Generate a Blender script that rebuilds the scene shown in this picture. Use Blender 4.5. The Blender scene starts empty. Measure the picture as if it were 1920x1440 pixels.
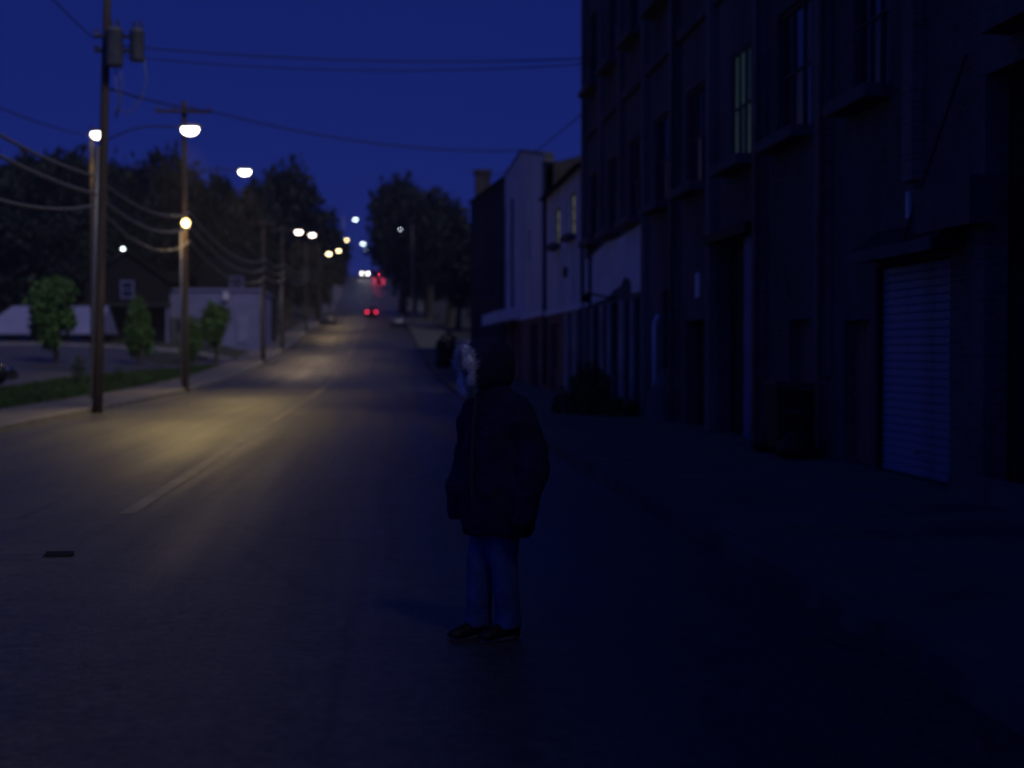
import bpy, math, random
import numpy as np
from mathutils import Vector, Matrix

# ------------------------------------------------------------------ camera, sky, sun, exposure
scene = bpy.context.scene
C = scene.collection
random.seed(7)
rng = np.random.default_rng(11)
R = math.radians

cam_d = bpy.data.cameras.new('camera')
cam = bpy.data.objects.new('camera', cam_d)
C.objects.link(cam)
cam.location = (0, 0, 1.66)
cam.rotation_euler = (R(90 - 1.22), 0, R(-4.73))
cam_d.sensor_width = 36
cam_d.lens = 54.4
cam_d.clip_start = 0.1
cam_d.clip_end = 6000
cam_d.dof.use_dof = True
cam_d.dof.focus_distance = 10.5
cam_d.dof.aperture_fstop = 1.25
scene.camera = cam

SUN_EL, SUN_AZ = 46, 62          # dim glow from behind the camera on the right
world = bpy.data.worlds.new('World')
scene.world = world
world.use_nodes = True
wn = world.node_tree
bg = wn.nodes['Background']
sky = wn.nodes.new('ShaderNodeTexSky')
sky.sky_type = 'NISHITA'
sky.sun_disc = False
sky.sun_elevation = R(SUN_EL)
sky.sun_rotation = R(90 + SUN_AZ)
sky.dust_density = 0.3
tint = wn.nodes.new('ShaderNodeMix')
tint.data_type = 'RGBA'
tint.blend_type = 'MULTIPLY'
tint.inputs[0].default_value = 1.0
tint.inputs[7].default_value = (0.046, 0.085, 0.51, 1)   # deep blue of the night exposure
wtc = wn.nodes.new('ShaderNodeTexCoord')
wadd = wn.nodes.new('ShaderNodeVectorMath'); wadd.operation = 'ADD'
wadd.inputs[1].default_value = (0, 0, 0.45)          # flat night sky: little brightening towards the horizon
wnor = wn.nodes.new('ShaderNodeVectorMath'); wnor.operation = 'NORMALIZE'
wn.links.new(wtc.outputs['Generated'], wadd.inputs[0])
wn.links.new(wadd.outputs[0], wnor.inputs[0])
wn.links.new(wnor.outputs[0], sky.inputs['Vector'])
wn.links.new(sky.outputs[0], tint.inputs[6])
wn.links.new(tint.outputs[2], bg.inputs[0])
bg.inputs[1].default_value = 0.092

sun_d = bpy.data.lights.new('sun', 'SUN')
sun_d.energy = 0.66
sun_d.angle = R(13)
sun_d.color = (1.0, 0.94, 0.93)
sun = bpy.data.objects.new('sun', sun_d)
C.objects.link(sun)
to_sun = Vector((math.cos(R(SUN_EL)) * math.cos(R(SUN_AZ)), -math.cos(R(SUN_EL)) * math.sin(R(SUN_AZ)), math.sin(R(SUN_EL))))
sun.rotation_euler = to_sun.to_track_quat('Z', 'Y').to_euler()

vs = scene.view_settings
vs.view_transform = 'Standard'
vs.look = 'None'
vs.exposure = 0
vs.gamma = 1
vs.use_curve_mapping = False
scene.cycles.use_denoising = True
HAZE = 0.0004
scene.cycles.sample_clamp_indirect = 3

# ------------------------------------------------------------------ materials
MATS = {}
def mat(name, col, rough=0.8, var=0.25, scale=3.0, bump=0.0, bscale=30.0, metal=0.0, spec=0.3, emit=None, estr=0.0, col2=None, stretch=(1, 1, 1)):
    if name in MATS:
        return MATS[name]
    m = bpy.data.materials.new(name)
    m.use_nodes = True
    nt = m.node_tree
    b = nt.nodes['Principled BSDF']
    b.inputs['Roughness'].default_value = rough
    b.inputs['Metallic'].default_value = metal
    b.inputs['Specular IOR Level'].default_value = spec
    tc = nt.nodes.new('ShaderNodeTexCoord')
    mp = nt.nodes.new('ShaderNodeMapping')
    mp.inputs['Scale'].default_value = stretch
    nt.links.new(tc.outputs['Object'], mp.inputs[0])
    n = nt.nodes.new('ShaderNodeTexNoise')
    n.inputs['Scale'].default_value = scale
    n.inputs['Detail'].default_value = 8
    n.inputs['Roughness'].default_value = 0.65
    nt.links.new(mp.outputs[0], n.inputs['Vector'])
    cr = nt.nodes.new('ShaderNodeValToRGB')
    c2 = col2 if col2 else tuple(c * (1 - var) for c in col)
    c1 = col if col2 else tuple(min(1, c * (1 + var)) for c in col)
    cr.color_ramp.elements[0].color = (*c2, 1)
    cr.color_ramp.elements[1].color = (*c1, 1)
    cr.color_ramp.elements[0].position = 0.33
    cr.color_ramp.elements[1].position = 0.68
    nt.links.new(n.outputs[0], cr.inputs[0])
    nt.links.new(cr.outputs[0], b.inputs['Base Color'])
    if bump:
        n2 = nt.nodes.new('ShaderNodeTexNoise')
        n2.inputs['Scale'].default_value = bscale
        n2.inputs['Detail'].default_value = 5
        nt.links.new(mp.outputs[0], n2.inputs['Vector'])
        bp = nt.nodes.new('ShaderNodeBump')
        bp.inputs['Strength'].default_value = bump
        bp.inputs['Distance'].default_value = 0.02
        nt.links.new(n2.outputs[0], bp.inputs['Height'])
        nt.links.new(bp.outputs[0], b.inputs['Normal'])
    if emit:
        b.inputs['Emission Color'].default_value = (*emit, 1)
        b.inputs['Emission Strength'].default_value = estr
    MATS[name] = m
    return m

def asphalt(name, base, worn=0.35):
    """road surface: aggregate grain, wheel-polished streaks along Y, patches and cracks"""
    m = bpy.data.materials.new(name)
    m.use_nodes = True
    nt = m.node_tree
    L = nt.links.new
    b = nt.nodes['Principled BSDF']
    tc = nt.nodes.new('ShaderNodeTexCoord')
    def noise(scale, det, stretch=None, rough=0.6):
        n = nt.nodes.new('ShaderNodeTexNoise')
        n.inputs['Scale'].default_value = scale
        n.inputs['Detail'].default_value = det
        n.inputs['Roughness'].default_value = rough
        if stretch:
            mp = nt.nodes.new('ShaderNodeMapping')
            mp.inputs['Scale'].default_value = stretch
            L(tc.outputs['Object'], mp.inputs[0])
            L(mp.outputs[0], n.inputs['Vector'])
        else:
            L(tc.outputs['Object'], n.inputs['Vector'])
        return n
    def math_(op, a, v):
        k = nt.nodes.new('ShaderNodeMath')
        k.operation = op
        for i, q in enumerate((a, v)):
            if isinstance(q, (int, float)):
                k.inputs[i].default_value = q
            else:
                L(q, k.inputs[i])
        return k.outputs[0]
    streak = noise(1.0, 6, (1.6, 0.05, 1))
    coarse = noise(13, 4)
    patch = noise(0.22, 5)
    blot = noise(2.2, 6)
    grain = noise(55, 3)
    vor = nt.nodes.new('ShaderNodeTexVoronoi')
    vor.feature = 'DISTANCE_TO_EDGE'
    vor.inputs['Scale'].default_value = 0.33
    wob = noise(1.7, 4)
    mx = nt.nodes.new('ShaderNodeMix')
    mx.data_type = 'RGBA'
    mx.inputs[0].default_value = 0.12
    L(tc.outputs['Object'], mx.inputs[6])
    L(wob.outputs['Color'], mx.inputs[7])
    L(mx.outputs[2], vor.inputs['Vector'])
    crack = nt.nodes.new('ShaderNodeMapRange')
    crack.inputs[1].default_value = 0.0
    crack.inputs[2].default_value = 0.012
    crack.inputs[3].default_value = 0.65
    crack.inputs[4].default_value = 1.0
    L(vor.outputs['Distance'], crack.inputs[0])
    s = math_('ADD', math_('MULTIPLY', math_('SUBTRACT', streak.outputs[0], 0.5), 3.4 * worn), 1.0)
    cz_ = math_('ADD', math_('MULTIPLY', math_('SUBTRACT', coarse.outputs[0], 0.5), 2.2), 1.0)
    p = math_('ADD', math_('MULTIPLY', math_('SUBTRACT', patch.outputs[0], 0.5), 2.2 * worn), 1.0)
    q = math_('ADD', math_('MULTIPLY', math_('SUBTRACT', blot.outputs[0], 0.5), 2.6 * worn), 1.0)
    g = math_('ADD', math_('MULTIPLY', math_('SUBTRACT', grain.outputs[0], 0.5), 1.6), 1.0)
    v = math_('MULTIPLY', math_('MULTIPLY', s, math_('MULTIPLY', p, cz_)), math_('MULTIPLY', math_('MULTIPLY', q, g), crack.outputs[0]))
    mc = nt.nodes.new('ShaderNodeMix')
    mc.data_type = 'RGBA'
    mc.blend_type = 'MULTIPLY'
    mc.inputs[0].default_value = 1
    mc.inputs[6].default_value = (*base, 1)
    L(v, mc.inputs[7])
    L(mc.outputs[2], b.inputs['Base Color'])
    rr = math_('ADD', math_('MULTIPLY', streak.outputs[0], 0.5), 0.22)
    L(rr, b.inputs['Roughness'])
    b.inputs['Specular IOR Level'].default_value = 0.36
    bp = nt.nodes.new('ShaderNodeBump')
    bp.inputs['Strength'].default_value = 0.55
    bp.inputs['Distance'].default_value = 0.012
    L(grain.outputs[0], bp.inputs['Height'])
    L(bp.outputs[0], b.inputs['Normal'])
    return m

def brick_mat(name, col, mortar, rough=0.9):
    m = bpy.data.materials.new(name)
    m.use_nodes = True
    nt = m.node_tree
    L = nt.links.new
    b = nt.nodes['Principled BSDF']
    b.inputs['Roughness'].default_value = rough
    b.inputs['Specular IOR Level'].default_value = 0.2
    tc = nt.nodes.new('ShaderNodeTexCoord')
    sp = nt.nodes.new('ShaderNodeSeparateXYZ')
    L(tc.outputs['Object'], sp.inputs[0])
    ad = nt.nodes.new('ShaderNodeMath')
    L(sp.outputs[0], ad.inputs[0]); L(sp.outputs[1], ad.inputs[1])
    cb = nt.nodes.new('ShaderNodeCombineXYZ')
    L(ad.outputs[0], cb.inputs[0]); L(sp.outputs[2], cb.inputs[1])
    br = nt.nodes.new('ShaderNodeTexBrick')
    br.inputs['Scale'].default_value = 1
    br.inputs['Brick Width'].default_value = 0.22
    br.inputs['Row Height'].default_value = 0.075
    br.inputs['Mortar Size'].default_value = 0.008
    br.inputs['Color1'].default_value = (*col, 1)
    br.inputs['Color2'].default_value = (*[c * 0.7 for c in col], 1)
    br.inputs['Mortar'].default_value = (*mortar, 1)
    L(cb.outputs[0], br.inputs[0])
    n = nt.nodes.new('ShaderNodeTexNoise')
    n.inputs['Scale'].default_value = 0.6
    n.inputs['Detail'].default_value = 8
    n.inputs['Roughness'].default_value = 0.7
    mp = nt.nodes.new('ShaderNodeMapping')
    mp.inputs['Scale'].default_value = (1, 1, 0.35)
    L(tc.outputs['Object'], mp.inputs[0]); L(mp.outputs[0], n.inputs[0])
    cr = nt.nodes.new('ShaderNodeMapRange')
    cr.inputs[1].default_value = 0.3; cr.inputs[2].default_value = 0.7
    cr.inputs[3].default_value = 0.45; cr.inputs[4].default_value = 1.35
    L(n.outputs[0], cr.inputs[0])
    mc = nt.nodes.new('ShaderNodeMix')
    mc.data_type = 'RGBA'; mc.blend_type = 'MULTIPLY'; mc.inputs[0].default_value = 1
    L(br.outputs[0], mc.inputs[6]); L(cr.outputs[0], mc.inputs[7])
    L(mc.outputs[2], b.inputs['Base Color'])
    bp = nt.nodes.new('ShaderNodeBump')
    bp.inputs['Strength'].default_value = 0.5; bp.inputs['Distance'].default_value = 0.01
    L(br.outputs['Fac'], bp.inputs['Height']); bp.invert = True
    L(bp.outputs[0], b.inputs['Normal'])
    MATS[name] = m
    return m

def foliage_mat(name, col):
    m = bpy.data.materials.new(name)
    m.use_nodes = True
    nt = m.node_tree
    L = nt.links.new
    b = nt.nodes['Principled BSDF']
    b.inputs['Roughness'].default_value = 0.6
    b.inputs['Specular IOR Level'].default_value = 0.25
    tc = nt.nodes.new('ShaderNodeTexCoord')
    n = nt.nodes.new('ShaderNodeTexNoise')
    n.inputs['Scale'].default_value = 2.5
    n.inputs['Detail'].default_value = 6
    L(tc.outputs['Object'], n.inputs[0])
    cr = nt.nodes.new('ShaderNodeValToRGB')
    cr.color_ramp.elements[0].position = 0.3
    cr.color_ramp.elements[1].position = 0.7
    cr.color_ramp.elements[0].color = (*[c * 0.6 for c in col], 1)
    cr.color_ramp.elements[1].color = (*[c * 1.35 for c in col], 1)
    L(n.outputs[0], cr.inputs[0])
    L(cr.outputs[0], b.inputs['Base Color'])
    MATS[name] = m
    return m

M_ROAD = asphalt('asphalt', (0.066, 0.064, 0.054))
M_LOT = asphalt('lot_asphalt', (0.085, 0.082, 0.085), 0.25)
M_WALK = mat('concrete_walk', (0.14, 0.13, 0.13), 0.85, 0.3, 0.9, 0.3, 40)
M_WALKR = mat('worn_tarred_walk', (0.11, 0.12, 0.09), 0.85, 0.35, 0.9, 0.3, 40)
M_KERB = mat('kerb_concrete', (0.25, 0.235, 0.22), 0.85, 0.3, 1.5, 0.2, 30)
M_KERBR = mat('dark_kerb', (0.10, 0.095, 0.09), 0.9, 0.4, 1.0, 0.2, 30)  # darker concrete than the left kerb
M_DIRT = mat('ground_soil', (0.05, 0.055, 0.035), 0.95, 0.35, 0.4, 0.4, 4)
M_GRASS = mat('grass_blade', (0.035, 0.075, 0.014), 0.8, 0.4, 0.7)
M_TURF = mat('turf', (0.028, 0.055, 0.012), 0.95, 0.35, 1.2, 0.5, 8)
M_LINE = mat('road_paint', (0.27, 0.23, 0.15), 0.5, 0.2, 1.3, 0.2, 60, col2=(0.085, 0.08, 0.075), spec=.35)
M_WOOD = mat('pole_wood', (0.085, 0.065, 0.05), 0.85, 0.4, 2.5, 0.4, 20, stretch=(6, 6, 0.4))
M_STEEL = mat('galvanised_steel', (0.30, 0.30, 0.31), 0.5, 0.15, 4, metal=0.6)
M_PIPE = mat('lamplit_pipe', (0.30, 0.23, 0.17), 0.7, 0.3, 3)  # brown carries the warm lamplight on the pipes, painted into the colour
M_DSTEEL = mat('dark_steel', (0.05, 0.05, 0.055), 0.5, 0.2, 4, metal=0.3)
M_CERAM = mat('insulator_porcelain', (0.09, 0.06, 0.05), 0.3, 0.1, 5)
M_TRAFO = mat('transformer_grey', (0.10, 0.11, 0.12), 0.5, 0.2, 3)
M_CABLE = mat('lamplit_cable', (0.22, 0.22, 0.20), 0.5, 0.1, 5, spec=0.5)  # grey tone stands in for lamplight the spot cones do not throw upward
M_GLASS = mat('window_glass', (0.015, 0.018, 0.025), 0.12, 0.3, 0.8, spec=0.6)
M_DIRTYG = mat('dirty_glass', (0.05, 0.05, 0.06), 0.35, 0.5, 1.2, spec=0.5)
M_FRAME = mat('old_window_frame', (0.07, 0.075, 0.08), 0.7, 0.3, 3)
M_SILL = mat('stone_sill', (0.13, 0.12, 0.115), 0.85, 0.3, 2)
M_FACT = brick_mat('factory_brick', (0.15, 0.132, 0.128), (0.16, 0.15, 0.14))
M_PILA = brick_mat('pilaster_brick', (0.24, 0.20, 0.175), (0.26, 0.24, 0.22))
M_DARKB = brick_mat('dark_brick', (0.07, 0.06, 0.06), (0.08, 0.08, 0.08))
M_BROWN = mat('brown_render', (0.27, 0.14, 0.11), 0.9, 0.35, 1.2, 0.2, 25)
M_WHITE = mat('white_stucco', (0.80, 0.79, 0.80), 0.9, 0.25, 0.7, 0.25, 18, col2=(0.55, 0.54, 0.56), stretch=(1, 1, 0.4))
M_WHITEP = mat('white_paint_wall', (0.85, 0.84, 0.85), 0.9, 0.15, 0.8, 0.2, 20, col2=(0.68, 0.67, 0.68))
M_HALL = mat('sky_tinted_pale_paint', (0.22, 0.22, 0.36), 0.9, 0.15, 0.8, 0.2, 20)  # pale wall and trim with the violet skylight put into the colour
M_ROOF = mat('tar_roof', (0.04, 0.04, 0.042), 0.9, 0.3, 1.5)
M_PALER = mat('pale_metal_roof', (0.26, 0.26, 0.40), 0.6, 0.12, 1.0)
M_DOORBR = mat('brown_door', (0.19, 0.115, 0.09), 0.7, 0.3, 2, stretch=(5, 5, 0.5))
M_DOORBL = mat('blue_door', (0.10, 0.16, 0.32), 0.6, 0.3, 1.5)
M_SHUT = mat('roll_shutter', (0.24, 0.32, 0.50), 0.55, 0.25, 1.6, metal=0.1, col2=(0.13, 0.17, 0.25), stretch=(1, 1, .5))
M_SIDING = mat('dark_siding', (0.010, 0.010, 0.012), 0.9, 0.3, 1.5, stretch=(1, 1, 6))
M_PIER = mat('pale_pier_render', (0.36, 0.34, 0.32), 0.9, 0.3, 1.2)
M_REDDOOR = mat('red_brown_door', (0.20, 0.085, 0.065), 0.8, 0.35, 1.5)
M_BLACK = mat('black_paint', (0.012, 0.012, 0.013), 0.7, 0.3, 2)
M_SIGNW = mat('sign_white', (0.7, 0.7, 0.7), 0.6, 0.1, 4)
M_BARK = mat('bark', (0.07, 0.055, 0.04), 0.9, 0.4, 6, 0.6, 18)
M_LEAFD = foliage_mat('leaf_dark', (0.013, 0.020, 0.013))
M_LEAFG = foliage_mat('leaf_green', (0.085, 0.18, 0.035))
M_LEAFW = foliage_mat('leaf_weed', (0.06, 0.12, 0.03))
M_GREENW = mat('green_lit_window', (0.05, 0.08, 0.075), 0.4, 0.3, 2.5, emit=(0.30, 0.62, 0.55), estr=0.022)
M_GREEN2 = mat('green_dim_window', (0.05, 0.08, 0.075), 0.4, 0.3, 2.5, emit=(0.26, 0.60, 0.60), estr=0.009)
M_YELW = mat('yellow_lit_window', (0.2, 0.2, 0.15), 0.5, 0.3, 2.5, emit=(0.75, 0.8, 0.55), estr=0.10)
M_TYRE = mat('tyre_rubber', (0.02, 0.02, 0.02), 0.85, 0.2, 8)
M_RIM = mat('wheel_rim', (0.35, 0.35, 0.36), 0.4, 0.1, 5, metal=0.7)
M_CHROME = mat('lamp_reflector', (0.6, 0.6, 0.62), 0.15, 0.05, 5, metal=0.7)

def lamp_mat(name, col, s):
    return mat(name, (0.8, 0.8, 0.8), 0.4, 0.0, 3, emit=col, estr=s)

# ------------------------------------------------------------------ mesh helpers
class MB:
    def __init__(self):
        self.v, self.f = [], []
    def add(self, vs_, fs):
        o = len(self.v)
        self.v += [tuple(p) for p in vs_]
        self.f += [tuple(i + o for i in q) for q in fs]
        return self
    def box(self, x0, x1, y0, y1, z0, z1):
        p = [(x0, y0, z0), (x1, y0, z0), (x1, y1, z0), (x0, y1, z0), (x0, y0, z1), (x1, y0, z1), (x1, y1, z1), (x0, y1, z1)]
        return self.add(p, [(0, 3, 2, 1), (4, 5, 6, 7), (0, 1, 5, 4), (1, 2, 6, 5), (2, 3, 7, 6), (3, 0, 4, 7)])
    def loft(self, rings, cap=True):
        n = len(rings[0]); vs_ = [p for r in rings for p in r]; fs = []
        for i in range(len(rings) - 1):
            for j in range(n):
                k = (j + 1) % n
                fs.append((i * n + j, i * n + k, (i + 1) * n + k, (i + 1) * n + j))
        if cap:
            fs.append(tuple(range(n - 1, -1, -1)))
            fs.append(tuple((len(rings) - 1) * n + j for j in range(n)))
        return self.add(vs_, fs)
    def tube(self, path, r, n=8, cap=True):
        path = [Vector(p) for p in path]
        if not isinstance(r, (list, tuple)):
            r = [r] * len(path)
        rings = []
        up = None
        for i, p in enumerate(path):
            a = path[max(0, i - 1)]; b = path[min(len(path) - 1, i + 1)]
            t = (b - a).normalized()
            if up is None:
                up = Vector((0, 0, 1)) if abs(t.z) < 0.9 else Vector((1, 0, 0))
            u = t.cross(up).normalized(); w = u.cross(t).normalized(); up = w
            rings.append([p + (u * math.cos(2 * math.pi * k / n) + w * math.sin(2 * math.pi * k / n)) * r[i] for k in range(n)])
        return self.loft(rings, cap)
    def lathe(self, prof, c=(0, 0, 0), n=14, axis='z'):
        rings = []
        for r, z in prof:
            ring = []
            for k in range(n):
                a = 2 * math.pi * k / n
                if axis == 'z':
                    ring.append((c[0] + r * math.cos(a), c[1] + r * math.sin(a), c[2] + z))
                else:
                    ring.append((c[0] + z, c[1] + r * math.cos(a), c[2] + r * math.sin(a)))
            rings.append(ring)
        return self.loft(rings)
    def build(self, name, m, parent=None, smooth=False):
        me = bpy.data.meshes.new(name)
        me.from_pydata(self.v, [], self.f)
        me.materials.append(m)
        if smooth:
            me.polygons.foreach_set('use_smooth', [True] * len(me.polygons))
        me.update()
        o = bpy.data.objects.new(name, me)
        C.objects.link(o)
        if parent:
            o.parent = parent
        return o

def box(*a):
    return MB().box(*a)

def tag(o, label=None, cat=None, group=None, kind=None):
    for k, v in (('label', label), ('category', cat), ('group', group), ('kind', kind)):
        if v:
            o[k] = v
    return o

def thing(name, label, cat, loc=(0, 0, 0), rz=0.0, group=None):
    o = bpy.data.objects.new(name, None)
    C.objects.link(o)
    o.location = loc
    o.rotation_euler = (0, 0, rz)
    o.empty_display_size = 0.2
    return tag(o, label, cat, group)

def inst(src, parent, loc=(0, 0, 0), scale=(1, 1, 1), rz=0.0, name=None):
    o = src.copy()
    C.objects.link(o)
    o.parent = parent
    o.location = loc; o.scale = scale; o.rotation_euler = (0, 0, rz)
    if name:
        o.name = name
    return o

# ------------------------------------------------------------------ terrain
KD = [-60, 40, 66, 84, 101, 119, 140, 168, 200, 236, 290, 340, 380, 470, 900, 3000]
KZ = [0, 0, .03, .25, .7, 1.4, 2.4, 3.8, 5.2, 7.1, 12, 18.2, 20, 19, 14, 10]
def P0(d):
    return float(np.interp(d, KD, KZ))
def P(d):
    return sum(P0(d + o) for o in (-9, -6, -3, 0, 3, 6, 9)) / 7
def G(x, d):
    """ground height of the open land beside the street"""
    z = P(d)
    u = -x - 10.4
    if u > 0:
        z += .05 * min(u, 12) + .01 * max(0, min(d - 60, 50)) * min(1, u / 3)
        z += .10 * max(0, min(u - 18, 160)) * max(0, min(1, (d - 90) / 60))
    if x > 7:
        z += .06 * max(0, min(x - 25, 200)) * max(0, min(1, (d - 90) / 60))
    return z
DS = [-40 + 4 * i for i in range(116)] + [440, 480, 540, 620, 740, 900, 1200, 1700, 2600]
XL, XR, XCEN = -8.1, 2.86, -2.62

def strip(name, cols, m, zf, d0=-1e9, d1=1e9, parent=None, kind='structure'):
    """cols: functions or numbers giving x at distance d, zf(i, x, d) height"""
    ds = [d for d in DS if d0 <= d <= d1]
    vs_, fs = [], []
    n = len(cols)
    for d in ds:
        for i, c in enumerate(cols):
            x = c(d) if callable(c) else c
            vs_.append((x, d, zf(i, x, d)))
    for a in range(len(ds) - 1):
        for i in range(n - 1):
            fs.append((a * n + i, a * n + i + 1, (a + 1) * n + i + 1, (a + 1) * n + i))
    o = MB().add(vs_, fs).build(name, m, parent)
    if not parent:
        tag(o, kind=kind)
    return o

gx = [-1500, -700, -350, -200, -130, -90, -65, -50, -40, -33, -28, -24, -20, -16, -13, -10.5, -10.2, -8.3, -7.9, 2.7, 3.0, 6.2, 7, 12, 25, 40, 60, 90, 140, 220, 400, 800, 1500]
strip('ground', gx, M_DIRT, lambda i, x, d: (P(d) - .25) if -10.3 < x < 6.6 else G(x, d) - .06)
def crown_z(i, x, d):
    return P(d) - .07 * abs((x - XCEN) / 5.48) ** 2 + .0
road = strip('road', [XL + .003, -6.8, -5.2, -3.9, XCEN, -1.3, 0, 1.5, XR - .003], M_ROAD, crown_z, d1=470)
# side walks with their kerb stones
strip('sidewalk_left', [-8.26, -10.4], M_WALK, lambda i, x, d: P(d) + .075, d1=470)
strip('sidewalk_right', [XR + .16, 6.4], M_WALKR, lambda i, x, d: P(d) + (.075 if i == 0 else .12), d1=470)
def kerb(name, x0, x1, m=M_KERB):
    strip(name, [x0, x0, x1, x1], m, lambda i, x, d: P(d) + (-.2 if i in (0, 3) else .08), d1=470)
kerb('kerb_left', -8.262, -8.1)
kerb('kerb_right', XR, XR + .162, M_KERBR)
# centre line: worn double stripe
def dashes(name, x0, x1, d0, d1):
    o = MB()
    ds = [d for d in DS if d0 <= d <= d1]
    for a, b in zip(ds[:-1], ds[1:]):
        za = lambda x, d: crown_z(0, x, d) + .005
        o.add([(x0, a, za(x0, a)), (x1, a, za(x1, a)), (x1, b, za(x1, b)), (x0, b, za(x0, b))], [(0, 1, 2, 3)])
    return o.build(name, M_LINE, road)
dashes('centre_line', -2.70, -2.53, 14, 330)
# verge and side lot on the left
def verge_x(d):
    return -14.5 if d < 70 else max(-14.5, -14.5 + (d - 70) * 4.05 / 32)
strip('verge', [-10.402, lambda d: (-10.402 + verge_x(d)) / 2, verge_x], M_TURF, lambda i, x, d: G(x, d) + .05, d0=24, d1=100)
strip('side_street', [verge_x, -17, -20, -23, -26, -30, -36, -44], M_LOT, lambda i, x, d: G(min(x, -10.4), d) + .02, d0=24, d1=108)
o = MB()
for xa, xb in [(-44, -36), (-36, -30), (-30, -26), (-26, -23), (-23, -20), (-20, -17), (-17, -14), (-14, -10.45)]:
    o.add([(x, y, G(x, y) + z) for x, y, z in ((xa, 108, -.1), (xb, 108, -.1), (xb, 108, .16), (xa, 108, .16), (xb, 109.2, .16), (xa, 109.2, .16))], [(0, 1, 2, 3), (3, 2, 4, 5)])
tag(o.build('kerb_far', M_KERB), kind='structure')
# grass tufts on the verge: too many to count
n = 9000
dd = rng.uniform(28, 99, n); tt = rng.uniform(0, 1, n)
vv, ff = [], []
for d, t in zip(dd, tt):
    x = -10.5 + t * (verge_x(d) + 10.6)
    z = G(x, d) + .04
    h = random.uniform(.05, .16); a = random.uniform(0, 6.28); w = .05
    vv += [(x - w * math.cos(a), d - w * math.sin(a), z), (x + w * math.cos(a), d + w * math.sin(a), z), (x + random.uniform(-.06, .06), d + random.uniform(-.06, .06), z + h)]
    k = len(vv); ff.append((k - 3, k - 2, k - 1))
tag(MB().add(vv, ff).build('grass', M_GRASS), 'rough mown grass on the verge beside the left sidewalk', 'grass', kind='stuff')

# ------------------------------------------------------------------ buildings
def wall_x(mb, x, y0, y1, z0, z1, ops, depth=.28):
    """wall in the plane X=x facing -X with openings (y0,y1,z0,z1) and their reveals"""
    ys = sorted({y0, y1, *[q for o_ in ops for q in o_[:2]]})
    zs = sorted({z0, z1, *[q for o_ in ops for q in o_[2:4]]})
    for a, b in zip(ys[:-1], ys[1:]):
        for c, d in zip(zs[:-1], zs[1:]):
            my, mz = (a + b) / 2, (c + d) / 2
            if any(o_[0] < my < o_[1] and o_[2] < mz < o_[3] for o_ in ops):
                continue
            mb.add([(x, a, c), (x, b, c), (x, b, d), (x, a, d)], [(3, 2, 1, 0)])
    for (a, b, c, d) in [o_[:4] for o_ in ops]:
        X = x + depth
        mb.add([(x, a, c), (x, b, c), (x, b, d), (x, a, d), (X, a, c), (X, b, c), (X, b, d), (X, a, d)],
               [(0, 1, 5, 4), (1, 2, 6, 5), (2, 3, 7, 6), (3, 0, 4, 7)])

def window_x(parent, x, y0, y1, z0, z1, glass, nv=2, nh=2, sill=True, frame=None, bars=0, t=.06):
    """window set in a wall facing -X; frame > panes, sill, bars"""
    f = MB()
    X0, X1 = x, x + .07
    f.box(X0, X1, y0, y0 + t, z0, z1).box(X0, X1, y1 - t, y1, z0, z1)
    f.box(X0, X1, y0 + t, y1 - t, z0, z0 + t).box(X0, X1, y0 + t, y1 - t, z1 - t, z1)
    iy, iz = y1 - y0 - 2 * t, z1 - z0 - 2 * t
    m = t * .6
    for i in range(1, nv):
        yc = y0 + t + iy * i / nv
        f.box(X0 + .01, X1 - .01, yc - m / 2, yc + m / 2, z0 + t, z1 - t)
    for i in range(1, nh):
        zc = z0 + t + iz * i / nh
        f.box(X0 + .015, X1 - .015, y0 + t, y1 - t, zc - m / 2, zc + m / 2)
    w = f.build('window', frame or M_FRAME, parent)
    for i in range(nv):
        for j in range(nh):
            a, b = y0 + t + iy * i / nv, y0 + t + iy * (i + 1) / nv
            c, d = z0 + t + iz * j / nh, z0 + t + iz * (j + 1) / nh
            tl = random.uniform(-.006, .006)
            g = glass[(i + j) % len(glass)] if isinstance(glass, list) else glass
            MB().add([(X1 - .02 + tl, a, c), (X1 - .02, b, c), (X1 - .02 - tl, b, d), (X1 - .02, a, d)], [(3, 2, 1, 0)]).build('pane', g, w)
    if sill:
        box(x - .42, x + .05, y0 - .18, y1 + .18, z0 - .17, z0 - .003).build('sill', M_SILL, w)
    for k in range(bars):
        yc = y0 + (y1 - y0) * (k + .5) / bars
        MB().tube([(x - .05, yc, z0), (x - .05, yc, z1)], .022, 6).build('bar', M_STEEL, w)
    return w

# --- the tall factory along the right-hand walk
fx = 6.4
fac = thing('factory_building', 'tall dark brick factory with pilasters lining the right sidewalk', 'building', (fx, 33, 0))
def F(mb, name, m, smooth=False, parent=fac):
    o = mb.build(name, m, parent, smooth)
    if parent is fac:
        o.location = (-fx, -33, 0)
    return o
PITCH = 3.83
PIL = [18.15 + PITCH * i for i in range(9)]        # 18.15 ... 48.8
YN, YF, HT = -44, 48.95, 16.2
ops, wins = [], []
def bay_window(i, w=2.0, z0=5.0, z1=7.1, off=0.0):
    c = (PIL[i] + PIL[i + 1]) / 2 + off
    return (c - w / 2, c + w / 2, z0, z1)
for i in range(8):
    wins.append((bay_window(i, 2.0 if i != 0 else 1.5, 5.05, 7.1, -.45 if i == 2 else 0), i, 2))
    wins.append((bay_window(i, 2.0, 9.7, 12.0), i, 3))
for c in (14.2, 10.2, 6.2, 2.2, -1.8, -5.8, -9.8):
    wins.append(((c - 1, c + 1, 5.05, 7.1), -1, 2)); wins.append(((c - 1, c + 1, 9.7, 12.0), -1, 3))
ops += [w[0] for w in wins]
D_SHUT = (17.1, 19.75, .1, 2.75)
D_BR1 = (20.0, 21.15, .1, 2.08)
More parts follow.
